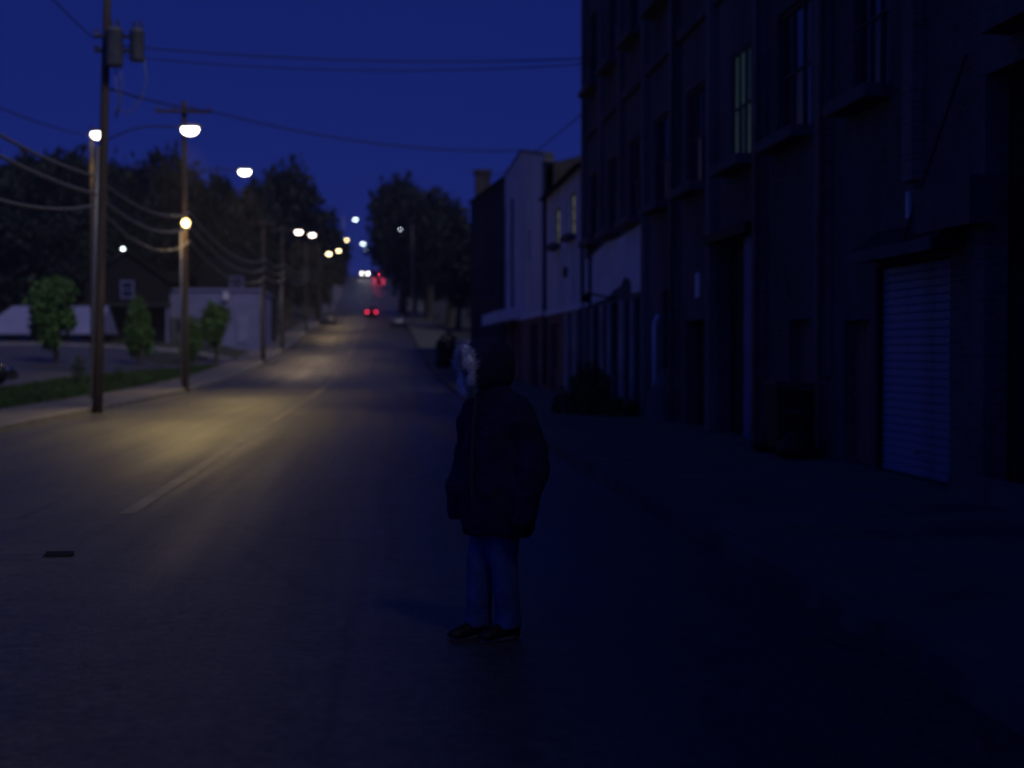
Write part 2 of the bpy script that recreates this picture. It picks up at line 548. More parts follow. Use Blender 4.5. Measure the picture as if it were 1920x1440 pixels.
D_BRD = (22.9, 24.1, .95, 2.15)
D_LOAD = (26.15, 29.35, .1, 3.7)
D_SIDE = (30.1, 32.5, .1, 2.3)
W_NARR = (34.0, 35.3, .75, 3.05)
D_DARK = (11.8, 16.1, .1, 4.6)
SHOP = [(37.8, 39.2, .1, 3.0), (39.75, 40.75, .1, 3.0), (41.7, 43.2, .1, 3.0), (43.9, 44.7, .1, 3.0), (45.5, 47.0, .1, 3.0), (47.5, 48.3, .1, 3.0)]
ops += [D_SHUT, D_BR1, D_BRD, D_LOAD, D_SIDE, W_NARR, D_DARK] + SHOP
mb = MB(); wall_x(mb, fx, YN, YF, -.3, HT, ops, .3)
F(mb, 'wall', M_FACT)
F(MB().box(fx + .302, 26, YN + .01, YF - .01, -.3, HT - .02), 'rear_block', M_FACT)
for a, b in ((YN - .02, YN), (YF, YF + .02)):
    F(MB().box(fx, fx + .302, a, b, -.3, HT - .003), 'wall_end', M_FACT)
F(MB().box(fx - .22, 26.1, YN - .1, YF + .1, HT, HT + .35), 'cornice', M_SILL)
F(MB().box(fx - .1, fx - .002, YN, YF - .2, 8.3, 8.55), 'string_course', M_FACT)
for k, y in enumerate(PIL):
    if k == 0:
        F(MB().box(fx - .15, fx - .003, y - .18, y + .18, 3.7, HT - .003), 'pilaster', M_PILA)
    else:
        F(MB().box(fx - .15, fx - .003, y - .18, y + .18, 4.95 if k > 5 else 1.3 if k in (1, 4) else -.1, HT - .003), 'pilaster', M_PILA)
    if k in (1, 2, 4):
        F(MB().tube([(fx - .2, y - .23, .25), (fx - .2, y - .23, HT - .2)], .045, 8), 'drain_pipe', M_PIPE, True)
for (a, b, c, d), i, fl in wins:
    if fl == 2 and i == 2:
        w = window_x(fac, fx + .02, a + .003, b - .003, c, d, [M_GREEN2, M_GREENW, M_GREEN2, M_GREENW, M_GREENW], 4, 2, True, M_FRAME, 0)
    elif fl == 2 and i >= 5:
        w = window_x(fac, fx + .06, a + .003, b - .003, c, d, [M_DIRTYG, M_GLASS], 4, 2, True, M_FRAME)
    else:
        w = window_x(fac, fx + .06, a + .003, b - .003, c, d, [M_GLASS, M_DIRTYG, M_GLASS], 3, 2, True)
    w.location = (-fx, -33, 0)
# roll-up shutter with its slats, guide rails, canopy and housing
sh = F(MB().box(fx + .20, fx + .26, D_SHUT[0] + .003, D_SHUT[1] - .003, .1, 2.747), 'roll_up_door', M_BLACK)
for a in (D_SHUT[0] + .003, D_SHUT[1] - .11):
    MB().box(fx + .03, fx + .199, a + (.06 if a > 18 else 0), a + (.107 if a > 18 else .047), .1, 2.747).build('guide_rail', M_BLACK, sh)
slat = None
ns = 26
for k in range(ns):
    z = .13 + k * (2.60 / ns)
    if slat is None:
        h = 2.60 / ns
        pr = [(0, .002), (-.006, .010), (-.008, h * .45), (-.006, h - .012), (0, h - .003), (.012, h - .004), (.012, .002)]
        y0, y1 = D_SHUT[0] + .052, D_SHUT[1] - .052
        r0 = [(fx + .09 + a, y0, b) for a, b in pr]; r1 = [(fx + .09 + a, y1, b) for a, b in pr]
        slat = MB().loft([r0, r1]).build('slat', M_SHUT, sh)
        slat.location.z = z
    else:
        s2 = slat.copy(); C.objects.link(s2); s2.location.z = z
MB().box(fx + .06, fx + .12, D_SHUT[0] + .055, D_SHUT[1] - .055, .1, .128).build('bottom_bar', M_DSTEEL, sh)
MB().box(fx + .04, fx + .079, 18.3, 18.5, .42, .46).build('handle', M_STEEL, sh)
cp = F(MB().add([(fx - .4, 16.6, 2.80), (fx - .4, 19.75, 2.80), (fx - .4, 19.75, 2.9), (fx - .4, 16.6, 2.9), (fx - .004, 16.6, 2.82), (fx - .004, 19.75, 2.82), (fx - .004, 19.75, 3.2), (fx - .004, 16.6, 3.2)],
       [(3, 2, 1, 0), (4, 5, 6, 7), (0, 1, 5, 4), (2, 3, 7, 6), (1, 2, 6, 5), (3, 0, 4, 7)]), 'canopy', M_BLACK)
MB().box(fx - .43, fx - .402, 16.58, 19.77, 2.78, 2.92).build('fascia', M_SILL, cp)
for y in (17.7,):
    MB().tube([(fx - .35, y, 2.93), (fx - .06, y - 1.2, 4.9)], .022, 6).build('stay_rod', M_DSTEEL, cp)
F(MB().box(fx - .3, fx - .003, 15.75, 17.55, 3.0, 3.5), 'shutter_housing', M_FRAME)
F(MB().box(fx - .06, fx - .003, 18.35, 18.45, 3.28, 3.6), 'wall_light', M_SIGNW)
# doors
dr = F(MB().box(fx + .16, fx + .22, D_BR1[0] + .003, D_BR1[1] - .003, .12, 2.075), 'door', M_DOORBR)
for a, b in ((.25, .9), (1.1, 1.9)):
    MB().box(fx + .145, fx + .159, D_BR1[0] + .2, D_BR1[1] - .2, a, b).build('panel', M_DOORBR, dr)
MB().lathe([(.001, 0), (.03, .005), (.035, .03), (.001, .05)], (fx + .10, D_BR1[1] - .12, 1.05), 8, 'x').build('handle', M_STEEL, dr)
bd = F(MB().box(fx + .2, fx + .25, D_BRD[0] + .003, D_BRD[1] - .003, .95, 2.147), 'boarded_opening', M_BROWN)
for k in range(4):
    y = D_BRD[0] + .02 + k * .295
    MB().box(fx + .16 + random.uniform(0, .02), fx + .199, y, y + .28, .97, 2.13).build('plank', M_DOORBR, bd)
ld = F(MB().box(fx + .03, fx + .09, D_LOAD[0] + .003, 27.3, .12, 3.695), 'loading_door', M_DOORBL)
for k in range(3):
    MB().box(fx + .012, fx + .029, D_LOAD[0] + .08, 27.24, .3 + k * 1.15, 1.3 + k * 1.15).build('panel', M_DOORBL, ld)
F(MB().box(fx + .26, fx + .298, 27.303, D_LOAD[1] - .003, .12, 3.695), 'dark_doorway', M_BLACK)
F(MB().box(fx - .25, fx - .004, D_LOAD[0] - .05, D_LOAD[1] + .15, 3.71, 3.88), 'lintel', M_BLACK)
sd = F(MB().box(fx + .18, fx + .24, 30.103, 31.1, .12, 2.295), 'door', M_DOORBR)
MB().box(fx + .165, fx + .179, 30.25, 30.95, .3, 1.0).build('panel', M_DOORBR, sd)
F(MB().box(fx + .26, fx + .298, 31.103, 32.497, .12, 2.295), 'dark_doorway', M_BLACK)
F(MB().box(fx - .04, fx - .003, 31.0, 31.35, 2.75, 3.25), 'wall_plate', M_SIGNW)
w = window_x(fac, fx + .15, *W_NARR[:2], *W_NARR[2:], M_GLASS, 1, 2, False); w.location = (-fx, -33, 0)
F(MB().box(fx + .26, fx + .298, D_DARK[0] + .003, D_DARK[1] - .003, .1, 4.595), 'dark_bay_door', M_BLACK)
F(MB().box(fx - .35, fx - .003, 11.7, 16.2, 0, .32), 'dock_step', M_SILL)
F(MB().tube([(fx - .12, 35.6, .35), (fx - .12, 35.6, 2.3), (fx - .03, 35.6, 2.5)], .06, 8), 'vent_pipe', M_WHITEP, True)
F(MB().lathe([(.01, 0), (.5, 0), (.42, .6), (.05, 1.2), (.01, 1.2)], (fx - .1, 34.2, .1), 12), 'wall_buttress', M_SILL)
# white band and pale piers at the far end
pr = [(37.55, 3.15), (39.6, 3.15), (39.7, 3.5), (40.7, 3.62), (41.5, 3.4), (42.6, 3.35), (43.6, 3.2), (48.7, 3.05), (48.7, 4.55), (46.5, 4.62), (44, 4.78), (41.2, 4.72), (37.55, 4.86)]
o = MB(); m_ = len(pr)
o.add([(fx - .035, y, z) for y, z in pr] + [(fx - .003, y, z) for y, z in pr], [tuple(range(m_ - 1, -1, -1))] + [(i, (i + 1) % m_, m_ + (i + 1) % m_, m_ + i) for i in range(m_)])
F(o, 'white_painted_band', M_WHITEP)
for (a, b, c, d) in SHOP:
    g = F(MB().box(fx + .14, fx + .2, a + .003, b - .003, .12, d - .003), 'shop_door', M_BLACK if a < 42 else M_FRAME)
    MB().box(fx + .125, fx + .139, a + .15, b - .15, 1.1, 2.6).build('pane', M_DIRTYG, g)
for y0, y1 in [(39.25, 39.7), (40.8, 41.65), (43.25, 43.85), (44.75, 45.45), (47.05, 47.45)]:
    F(MB().box(fx - .06, fx - .003, y0, y1, .1, 3.03), 'pale_pier', M_PIER)
F(MB().tube([(fx - .1, 47.2, 3.0), (fx - .1, 47.2, 5.2)], .05, 8), 'drain_pipe', M_DSTEEL, True)
F(MB().tube([(fx - .05, 42.2, 3.1), (fx - .9, 42.2, 3.25)], .03, 6).box(fx - 1.0, fx - .75, 42.0, 42.4, 3.0, 3.2), 'shop_lamp', M_BLACK)

# --- two white buildings beyond it
wb = thing('white_building', 'white two storey building with two lit windows beside the dark factory', 'building', (fx, 55, 0))
def Bq(par, y):
    def q(mb, name, m, smooth=False, parent=None):
        o = mb.build(name, m, parent or par, smooth)
        if parent is None:
            o.location = (-fx, -y, 0)
        return o
    return q
Q = Bq(wb, 55)
lw = [(51.6, 53.3, 5.6, 7.05), (56.1, 58.0, 5.6, 6.95)]
gd = [(49.9, 50.9, .1, 2.9), (52.3, 53.4, .1, 2.9), (54.6, 55.4, .1, 2.9), (57, 60, .1, 2.7)]
mb = MB(); wall_x(mb, fx, 49.1, 61, 3.1, 7.7, lw, .3); Q(mb, 'upper_wall', M_WHITE)
mb = MB(); wall_x(mb, fx + .06, 49.1, 61, -.3, 3.1, gd, .3); Q(mb, 'ground_floor_wall', M_BROWN)
Q(MB().box(fx + .37, 24, 49.12, 60.98, -.3, 7.68), 'rear_block', M_WHITE)
Q(MB().add([(fx - .35, 49.05, 7.6), (fx - .35, 61.1, 7.6), (fx + 3.2, 61.1, 9.1), (fx + 3.2, 49.05, 9.1), (24, 49.05, 7.69), (24, 61.1, 7.69)], [(0, 3, 2, 1), (3, 4, 5, 2), (0, 4, 3), (1, 2, 5)]), 'roof', M_ROOF)
Q(MB().box(fx - .09, fx - .003, 49.1, 61, 3.02, 3.22), 'ledge', M_WHITEP)
for a, b, c, d in lw:
    w = window_x(wb, fx + .08, a, b, c, d, [M_YELW], 2, 3, True, M_FRAME); w.location = (-fx, -55, 0)
for a, b, c, d in gd:
    g = Q(MB().box(fx + .22, fx + .28, a + .003, b - .003, .1, d - .003), 'shop_door', M_REDDOOR)
    MB().box(fx + .2, fx + .219, a + .2, b - .2, 1.0, d - .3).build('pane', M_GLASS, g)
for y0, y1 in [(49.15, 49.8), (51.0, 52.2), (53.5, 54.5)]:
    Q(MB().box(fx - .05, fx + .057, y0, y1, .1, 3.0), 'pale_pier', M_PIER)
Q(MB().box(fx - .12, fx - .003, 53.9, 54.15, 4.25, 4.6), 'wall_lamp_box', M_BLACK)
for y in (49.4, 60.8):
    Q(MB().tube([(fx - .06, y, .3), (fx - .06, y, 7.6)], .05, 8), 'drain_pipe', M_DSTEEL, True)

wc = thing('stucco_building', 'pale stained building with sloping parapet and a long corner awning', 'building', (fx, 71, 0))
Q = Bq(wc, 71)
gd2 = [(64.5, 68.5, .1, 2.8), (73, 74.4, .1, 2.6)]
pz = [(61.1, -.3), (82, -.3), (82, 10.9), (70.5, 10.9), (66, 10.3), (66, 9.7), (61.1, 9.4)]
mb = MB(); wall_x(mb, fx, 61.1, 82, 3.15, 9.2, [(67.4, 68.6, 5.6, 7.0), (79.5, 80.4, 4.4, 6.6)], .25); Q(mb, 'upper_wall', M_WHITE)
mb = MB(); wall_x(mb, fx + .05, 61.1, 82, -.3, 3.15, gd2, .25); Q(mb, 'ground_floor_wall', M_BROWN)
o = MB(); pp = [(61.1, 9.2), (82, 9.2), (82, 10.9), (72, 10.95), (66, 10.1), (61.6, 9.5), (61.1, 9.22)]; q_ = len(pp)
o.add([(fx, y, z) for y, z in pp] + [(fx + .3, y, z) for y, z in pp], [tuple(range(q_ - 1, -1, -1)), tuple(range(q_, 2 * q_))] + [(i, (i + 1) % q_, q_ + (i + 1) % q_, q_ + i) for i in range(q_)])
par = Q(o, 'parapet', M_WHITE)
cps = MB()
for (ya, za), (yb, zb) in zip(pp[2:-1], pp[3:]):
    MB().add([(fx + a, y, z + h) for h in (.002, .09) for a, y, z in ((-.05, ya, za), (.35, ya, za), (.35, yb, zb), (-.05, yb, zb))], [(3, 2, 1, 0), (4, 5, 6, 7), (0, 1, 5, 4), (1, 2, 6, 5), (2, 3, 7, 6), (3, 0, 4, 7)]).build('coping', M_FRAME, par)
Q(MB().box(fx + .31, 24, 61.12, 81.98, -.3, 9.19), 'rear_block', M_DARKB)
Q(MB().box(fx + .2, fx + .24, 67.4, 68.6, 5.6, 7.0), 'boarded_window', M_FRAME)
Q(MB().box(fx + .2, fx + .24, 79.5, 80.4, 4.4, 6.6), 'boarded_window', M_FRAME)
Q(MB().box(fx + .2, fx + .24, 64.51, 68.49, .1, 2.79), 'garage_door', M_BLACK)
Q(MB().box(fx + .2, fx + .24, 73.01, 74.39, .1, 2.59), 'door', M_DOORBR)
Q(MB().add([(fx - 1.15, 72.5, 3.0), (fx - 1.15, 83, 3.0), (fx - 1.15, 83, 3.55), (fx - 1.15, 72.5, 3.55), (fx - .003, 72.5, 3.2), (fx - .003, 83, 3.2), (fx - .003, 83, 3.75), (fx - .003, 72.5, 3.75)],
    [(3, 2, 1, 0), (4, 5, 6, 7), (0, 1, 5, 4), (2, 3, 7, 6), (1, 2, 6, 5), (3, 0, 4, 7)]), 'awning', M_WHITEP)
Q(MB().box(fx - .09, fx - .003, 61.1, 72.45, 3.08, 3.3), 'ledge', M_WHITEP)
for y in (61.3, 76.5, 81.6):
    Q(MB().tube([(fx - .06, y, .3), (fx - .06, y, 9.2)], .06, 8), 'drain_pipe', M_DSTEEL, True)

# --- dark house with the tall chimney
dh = thing('brick_house', 'dark brick building with a tall square chimney beyond the white buildings', 'building', (fx + .2, 100, .6))
Q = Bq(dh, 100)
def Q2(mb, name, m, parent=None):
    o = mb.build(name, m, parent or dh)
    if parent is None:
        o.location = (-fx - .2, -100, -.6)
    return o
wn2 = [(87 + 6 * i, 88.3 + 6 * i, 4.6 + .25 * i, 6.8 + .25 * i) for i in range(5)] + [(87 + 6 * i, 88.3 + 6 * i, 1.6 + .2 * i, 3.4 + .2 * i) for i in range(5)]
mb = MB(); wall_x(mb, fx + .2, 82.4, 118, -.3, 10.9, wn2, .25); mb.add([(fx + .2, 82.4, 10.9), (fx + .2, 118, 10.9), (fx + .2, 118, 13.0), (fx + .2, 82.4, 11.0)], [(3, 2, 1, 0)]); Q2(mb, 'wall', M_DARKB)
Q2(MB().box(fx + .5, 20, 82.42, 117.98, -.3, 10.9), 'rear_block', M_DARKB)
rf = Q2(MB().add([(fx - .1, 82.2, 10.95), (fx - .1, 118.2, 12.95), (13, 118.2, 14.2), (13, 82.2, 12.8), (20, 82.2, 10.91), (20, 118.2, 10.95)], [(0, 3, 2, 1), (3, 4, 5, 2), (0, 4, 3), (1, 2, 5)]), 'roof', M_ROOF)
ch = MB().box(6.9, 8.0, 116.2, 117.6, 11, 15.0).box(6.8, 8.1, 116.1, 117.7, 15.0, 15.3).build('chimney', M_DARKB, rf)
for (a, b, c, d) in wn2:
    w = window_x(dh, fx + .3, a, b, c, d, M_GLASS, 1, 2, True); w.location = (-fx - .2, -100, -.6)

def gable_house(name, label, loc, rz, w, dp, h, rh, mw, mr, wins_, porch=False, lit=False):
    """local: front faces -Y, x from -w/2 to w/2"""
    t = thing(name, label, 'house', loc, rz)
    o = MB()
    p = [(-w / 2, -.8), (w / 2, -.8), (w / 2, h), (0, h + rh), (-w / 2, h)]
    o.add([(x, 0, z) for x, z in p] + [(x, dp, z) for x, z in p], [(0, 1, 2, 3, 4), (9, 8, 7, 6, 5)] + [(i, i + 5, (i + 1) % 5 + 5, (i + 1) % 5) for i in range(5)])
    o.build('wall', mw, t)
    e = .35
    for s in (-1, 1):
        a = Vector((0, 0, h + rh + .05)); b = Vector((s * (w / 2 + e), 0, h - e * rh / (w / 2) + .05))
        MB().add([(a.x, -e, a.z), (b.x, -e, b.z), (b.x, dp + e, b.z), (a.x, dp + e, a.z), (a.x, -e, a.z + .12), (b.x, -e, b.z + .12), (b.x, dp + e, b.z + .12), (a.x, dp + e, a.z + .12)],
                 [(0, 1, 2, 3), (7, 6, 5, 4), (0, 4, 5, 1), (1, 5, 6, 2), (2, 6, 7, 3), (3, 7, 4, 0)]).build('roof', mr, t)
    for (x0, x1, z0, z1) in wins_:
        f = MB().box(x0 - .1, x0, -.08, -.003, z0 - .1, z1 + .1).box(x1, x1 + .1, -.08, -.003, z0 - .1, z1 + .1).box(x0, x1, -.08, -.003, z1, z1 + .1).box(x0, x1, -.1, -.003, z0 - .1, z0).box(x0, x1, -.05, -.003, (z0 + z1) / 2 - .03, (z0 + z1) / 2 + .03).build('window', M_HALL, t)
        MB().add([(x0, -.03, z0), (x1, -.03, z0), (x1, -.03, z1), (x0, -.03, z1)], [(0, 1, 2, 3)]).build('pane', M_YELW if lit else M_GLASS, f)
    if porch:
        for x in (-w / 2 + .2, 0.3, w / 2 - .2):
            MB().box(x - .09, x + .09, -1.6, -1.42, -.6, 2.6).build('porch_post', M_HALL, t)
        MB().box(-w / 2 - .2, w / 2 + .2, -1.8, -.09, 2.6, 2.8).build('porch_roof', mr, t)
    return t

gable_house('pale_house', 'dim pale house far along the right sidewalk under dark trees', (12.2, 150, P(150)), R(-70), 8, 9, 5.4, 2.4, M_WHITE, M_ROOF, [(-2.4, -1.4, 1, 2.5), (1.2, 2.2, 1, 2.5), (-2.4, -1.4, 3.5, 5), (1.2, 2.2, 3.5, 5)])
gable_house('trimmed_house', 'dark house with white window trim behind the conical street tree', (-19.8, 122, G(-19.8, 122)), R(8), 6.4, 9, 4.6, 2.2, M_SIDING, M_ROOF, [(-.4, .4, 3.3, 4.5), (-2.6, -1.8, .8, 2.1)], porch=True)
gable_house('hill_house', 'small dark house half hidden by trees beyond the low pale hall', (-13.2, 141, G(-13.2, 141)), R(5), 7, 8, 5.5, 3, M_SIDING, M_ROOF, [(-2.2, -1.3, 1, 2.4), (1.0, 1.9, 1, 2.4), (-.5, .5, 3.8, 5.2)])

# low pale hall at the corner
hz = G(-14, 126)
wh = thing('white_hall', 'low flat roofed pale hall at the corner beyond the verge', 'building', (-14.2, 124, hz))
Hh = 4.0
MB().box(-4.6, 4.3, 0, 14, -.8, Hh).build('wall', M_HALL, wh)
MB().box(-4.75, 4.45, -.15, 14.2, Hh, Hh + .18).build('roof', M_PALER, wh)
MB().box(-4.4, 1.2, -.06, -.003, 0, 1.9).build('dark_dado', M_TRAFO, wh)
for x in (-3.4, -1.6, .2):
    f = MB().box(x - .5, x + .5, -.12, -.062, .8, 1.75).build('window', M_FRAME, wh)
    MB().box(x - .42, x + .42, -.135, -.121, .88, 1.67).build('pane', M_GLASS, f)
MB().box(2.6, 3.5, -.09, -.003, -.1, 2.1).build('door', M_PALER, wh)
MB().box(1.55, 1.95, -.3, -.003, 3.3, 3.9).build('wall_light', M_SIGNW, wh)
MB().box(4.303, 4.36, 3, 4.6, .9, 2.2).build('window', M_FRAME, wh)

# pale roofed shed on the far left
sz = G(-25, 112)
sh2 = thing('shed', 'low shed with broad pale metal roof at the far left edge', 'building', (-24.6, 112.5, sz))
MB().box(-3.9, 3.9, .4, 8, -.8, .75).build('wall', M_DARKB, sh2)
MB().add([(-4.4, 0, .7), (4.3, 0, .7), (4.3, 4.2, 2.75), (-2.6, 4.2, 2.75), (4.3, 8.4, .7), (-4.4, 8.4, .7), (-4.4, 0, .62), (4.3, 0, .62)],
         [(0, 1, 2, 3), (3, 2, 4, 5), (0, 3, 5), (0, 6, 7, 1), (1, 4, 2)]).build('roof', M_PALER, sh2)
for x in (-2.6, -.9, 1.1, 2.7):
    MB().box(x - .35, x + .35, .32, .397, -.3, .5).build('window', M_GLASS, sh2)

# ------------------------------------------------------------------ poles, lamps, wires
LAMPCOL = {'warm': (1.0, .70, .32), 'white': (1.0, .72, .25), 'cool': (.80, .95, 1.0), 'pink': (1.0, .72, .42)}
EMIT = {k: lamp_mat('lamp_' + k, v, 10.0) for k, v in {'warm': (1, .80, .42), 'white': (1, .95, .82), 'cool': (.80, .95, 1.0), 'pink': (1, .80, .66)}.items()}
def cobra(parent, base, tip, col, power, size=1.0, drop=.0):
    """arm from base to tip and a luminaire at the tip; all in the parent's local space"""
    b, t = Vector(base), Vector(tip)
    mid = (b + t) / 2 + Vector((0, 0, .22 * (t - b).length * .5))
    a = MB().tube([b, (b + mid) / 2 + Vector((0, 0, .06)), mid, (mid + t) / 2 + Vector((0, 0, .05)), t + Vector((0, 0, .1))], .022, 8).build('lamp_arm', M_DSTEEL, parent, True)
    s = size
    d = (t - b); d.z = 0; d.normalize(); q = Vector((-d.y, d.x, 0))
    rings = []
    for u, w, h in ((-.36, .05, .05), (-.26, .11, .09), (0, .17, .13), (.24, .14, .11), (.34, .05, .05)):
        rings.append([t + d * u * s + q * w * s * math.cos(k * math.pi / 5) + Vector((0, 0, .09 + h * s * max(0, math.sin(k * math.pi / 5)))) for k in range(10)])
    MB().loft(rings).build('lamp_head', M_STEEL, parent, True)
    rings = []
    for rr, z in ((.155, .085), (.17, .03), (.15, -.04), (.10, -.10), (.03, -.125)):
        rings.append([t + d * (rr * 1.45 * s * math.cos(k * math.pi / 6)) + q * (rr * s * math.sin(k * math.pi / 6)) + Vector((0, 0, z * s)) for k in range(12)])
    MB().loft(rings).build('lamp_lens', EMIT[col], parent, True)
    if power:
        ld_ = bpy.data.lights.new('lamp_light', 'SPOT')
        ld_.energy = power; ld_.color = LAMPCOL[col]
        ld_.spot_size = R(100); ld_.spot_blend = 1.0; ld_.shadow_soft_size = .18
        l = bpy.data.objects.new('lamp_light', ld_)
        C.objects.link(l); l.parent = parent
        l.location = t + Vector((0, 0, -.2))
        l.rotation_euler = (R(-22), R(-4), 0)
        l.scale = (.72, 1.35, 1)   # thrown along the lane

def pole(name, label, x, d, h, lamp=None, arm=2.3, col='warm', power=0, crossarm=None, trafo=False, lean=0.0, r0=.15, conduit=True, kind='utility pole', group=None, wood=True, z=None, adir=(1, 0), lsize=1.0, ins=True):
    z = P(d) + .06 if z is None else z
    t = thing(name, label, kind, (x, d, z), 0, group)
    MB().tube([(lean * q * h, 0, q * h - (.3 if q == 0 else 0)) for q in (0, .25, .5, .75, 1)], [r0, r0 * .93, r0 * .86, r0 * .78, r0 * .7], 12).build('pole', M_WOOD if wood else M_STEEL, t, True)
    if conduit:
        MB().tube([(lean * q * h - r0 * .95, -.12, q * h) for q in (.02, .3, .55)], .045, 8).build('conduit', M_STEEL, t, True)
    if crossarm:
        cz, cl = crossarm
        ca = MB().box(lean * cz - cl / 2, lean * cz + cl / 2, -r0 - .1, -r0 + .01, cz - .06, cz + .06).build('crossarm', M_WOOD, t)
        if ins:
            for k in range(4):
                xx = lean * cz - cl / 2 + .1 + k * (cl - .2) / 3
                MB().lathe([(.02, 0), (.05, .03), (.03, .07), (.055, .1), (.03, .16), (.001, .18)], (xx, -r0 - .05, cz + .06), 8).build('insulator', M_CERAM, ca)
    if trafo:
        for xx, yy, zz, rr, hh in ((lean * 9.8 + .28, -.33, 9.42, .24, 1.0), (lean * 9.8 + .86, -.05, 9.62, .2, .84)):
            tr = MB().lathe([(.02, 0), (rr * .96, .0), (rr, .05), (rr, hh - .08), (rr * 1.05, hh - .06), (rr * 1.05, hh), (rr * .5, hh + .08), (.02, hh + .1)], (xx, yy, zz), 16).build('transformer', M_TRAFO, t, True)
            for s in (-.08, .1):
                MB().lathe([(.03, 0), (.05, .05), (.03, .09), (.05, .13), (.03, .17), (.045, .21), (.015, .26)], (xx + s, yy, zz + hh + .03), 8).build('bushing', M_CERAM, tr)
        MB().box(lean * 9.9 - .3, lean * 9.9 + 1.0, -.12, .02, 9.85, 9.95).box(lean * 9.9 - .3, lean * 9.9 + .9, -.12, .02, 10.25, 10.33).build('bracket', M_DSTEEL, t)
        for k, zz in enumerate((9.98, 10.42)):
            MB().lathe([(.03, 0), (.06, .04), (.04, .1), (.06, .15), (.02, .2)], (lean * 10 - .26, -.05, zz - .12), 8).build('insulator', M_CERAM, t)
        for pts in ([(1.05, 0, 9.7), (1.12, 0, 9.1), (1.0, 0, 8.6), (.7, 0, 8.2), (.25, 0, 8.3)], [(.45, -.3, 9.4), (.5, -.2, 8.9), (.42, -.1, 8.4), (.3, 0, 8.1)], [(.3, -.3, 9.4), (.36, -.2, 8.7), (.48, -.15, 8.5), (.3, 0, 8.0)]):
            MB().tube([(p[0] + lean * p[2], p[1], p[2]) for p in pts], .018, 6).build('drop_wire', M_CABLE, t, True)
    if lamp:
        cobra(t, (lean * lamp + adir[0] * r0 * .8, adir[1] * r0 * .8, lamp - .25), (lean * lamp + adir[0] * arm, adir[1] * arm, lamp), col, power, lsize)
    return t

PX = -8.15
pole('utility_pole', 'bare wooden utility pole just outside the left of the frame', PX, 22.8, 11.6, crossarm=(11.2, 2.2))
pole('utility_pole', 'nearest wooden utility pole carrying two grey transformers and a street lamp', PX + .2, 43.8, 13.2, 7.72, 2.35, 'white', 1700, None, True, .03, .145)
p2 = pole('utility_pole', 'second wooden utility pole with crossarm, lamp arm and small amber lamp', PX, 64.6, 11.8, 8.9, 2.45, 'white', 1700, (11.35, 2.25), r0=.15)
pole('utility_pole', 'dark utility pole standing before the right corner of the pale hall', PX, 106, 9.6, 8.75, 2.4, 'pink', 1300, (9.3, 1.8), r0=.15)
pole('utility_pole', 'utility pole with pinkish lamp just past the pale hall', PX, 126, 9.9, 9.2, 2.4, 'pink', 1300, (9.6, 1.8), r0=.14)
pole('utility_pole', 'lower of the two distant yellow lamp poles on the left kerb', PX, 164, 9.2, 8.2, 2.4, 'warm', 1100, r0=.14, conduit=False)
pole('utility_pole', 'upper of the two distant yellow lamp poles on the left kerb', PX, 199, 10, 9.2, 2.4, 'warm', 1100, r0=.14, conduit=False)
pole('utility_pole', 'distant amber lamp pole high on the left side of the hill', PX, 236, 12, 11.2, 2.5, 'warm', 900, r0=.14, conduit=False, lsize=1.2)
pole('lamp_pole', 'highest lamp pole on the hill, glowing bluish white against the trees', PX, 314, 14, 13.1, 2.45, 'cool', 250, r0=.14, conduit=False, kind='street lamp', wood=False, lsize=1.5)
pole('lamp_pole', 'upper greenish white lamp at the crest of the road', -8.2, 331, 7.8, 7.3, 3.8, 'cool', 120, r0=.1, conduit=False, kind='street lamp', wood=False, lsize=1.5)
pole('lamp_pole', 'lower greenish white lamp at the crest of the road', -8.2, 337, 6.0, 5.4, 4.3, 'cool', 120, r0=.1, conduit=False, kind='street lamp', wood=False, lsize=1.5)
pole('lamp_pole', 'faint lone lamp on a tall pole before the right hand trees', 3.5, 190, 12.4, 11.7, 1.5, 'cool', 0, r0=.05, conduit=False, kind='street lamp', wood=False, adir=(-1, 0), lsize=.35)
gz = G(-14.9, 76)
pole('lamp_pole', 'slim lamp pole behind the nearest utility pole with bright lamp', -13.98, 76, 11.9, 11.45, .55, 'white', 700, r0=.12, conduit=False, kind='street lamp', z=gz, adir=(.6, -.8), lsize=1.5)
gz = G(-23.8, 140)
pole('lamp_pole', 'pole with small cool white lamp low among the left hill trees', -23.2, 140.5, 10.7 - gz + .4, 10.7 - gz, .9, 'cool', 150, r0=.1, conduit=False, kind='street lamp', wood=False, z=gz, adir=(.2, -1), lsize=.8)
# small amber lamp clamped to the second pole
MB().tube([(.1, -.12, 6.95), (.1, -.4, 6.95)], .03, 6).build('bracket', M_STEEL, p2)
MB().lathe([(.02, 0), (.12, .03), (.17, .14), (.12, .28), (.03, .32)], (.1, -.45, 6.62), 12).build('amber_globe', lamp_mat('lamp_amber', (1, .66, .25), 7.0), p2, True)
ag = bpy.data.lights.new('globe_light', 'POINT'); ag.energy = 50; ag.color = (1, .66, .28); ag.shadow_soft_size = .17
ago = bpy.data.objects.new('globe_light', ag); C.objects.link(ago); ago.parent = p2; ago.location = (.1, -.75, 6.55)

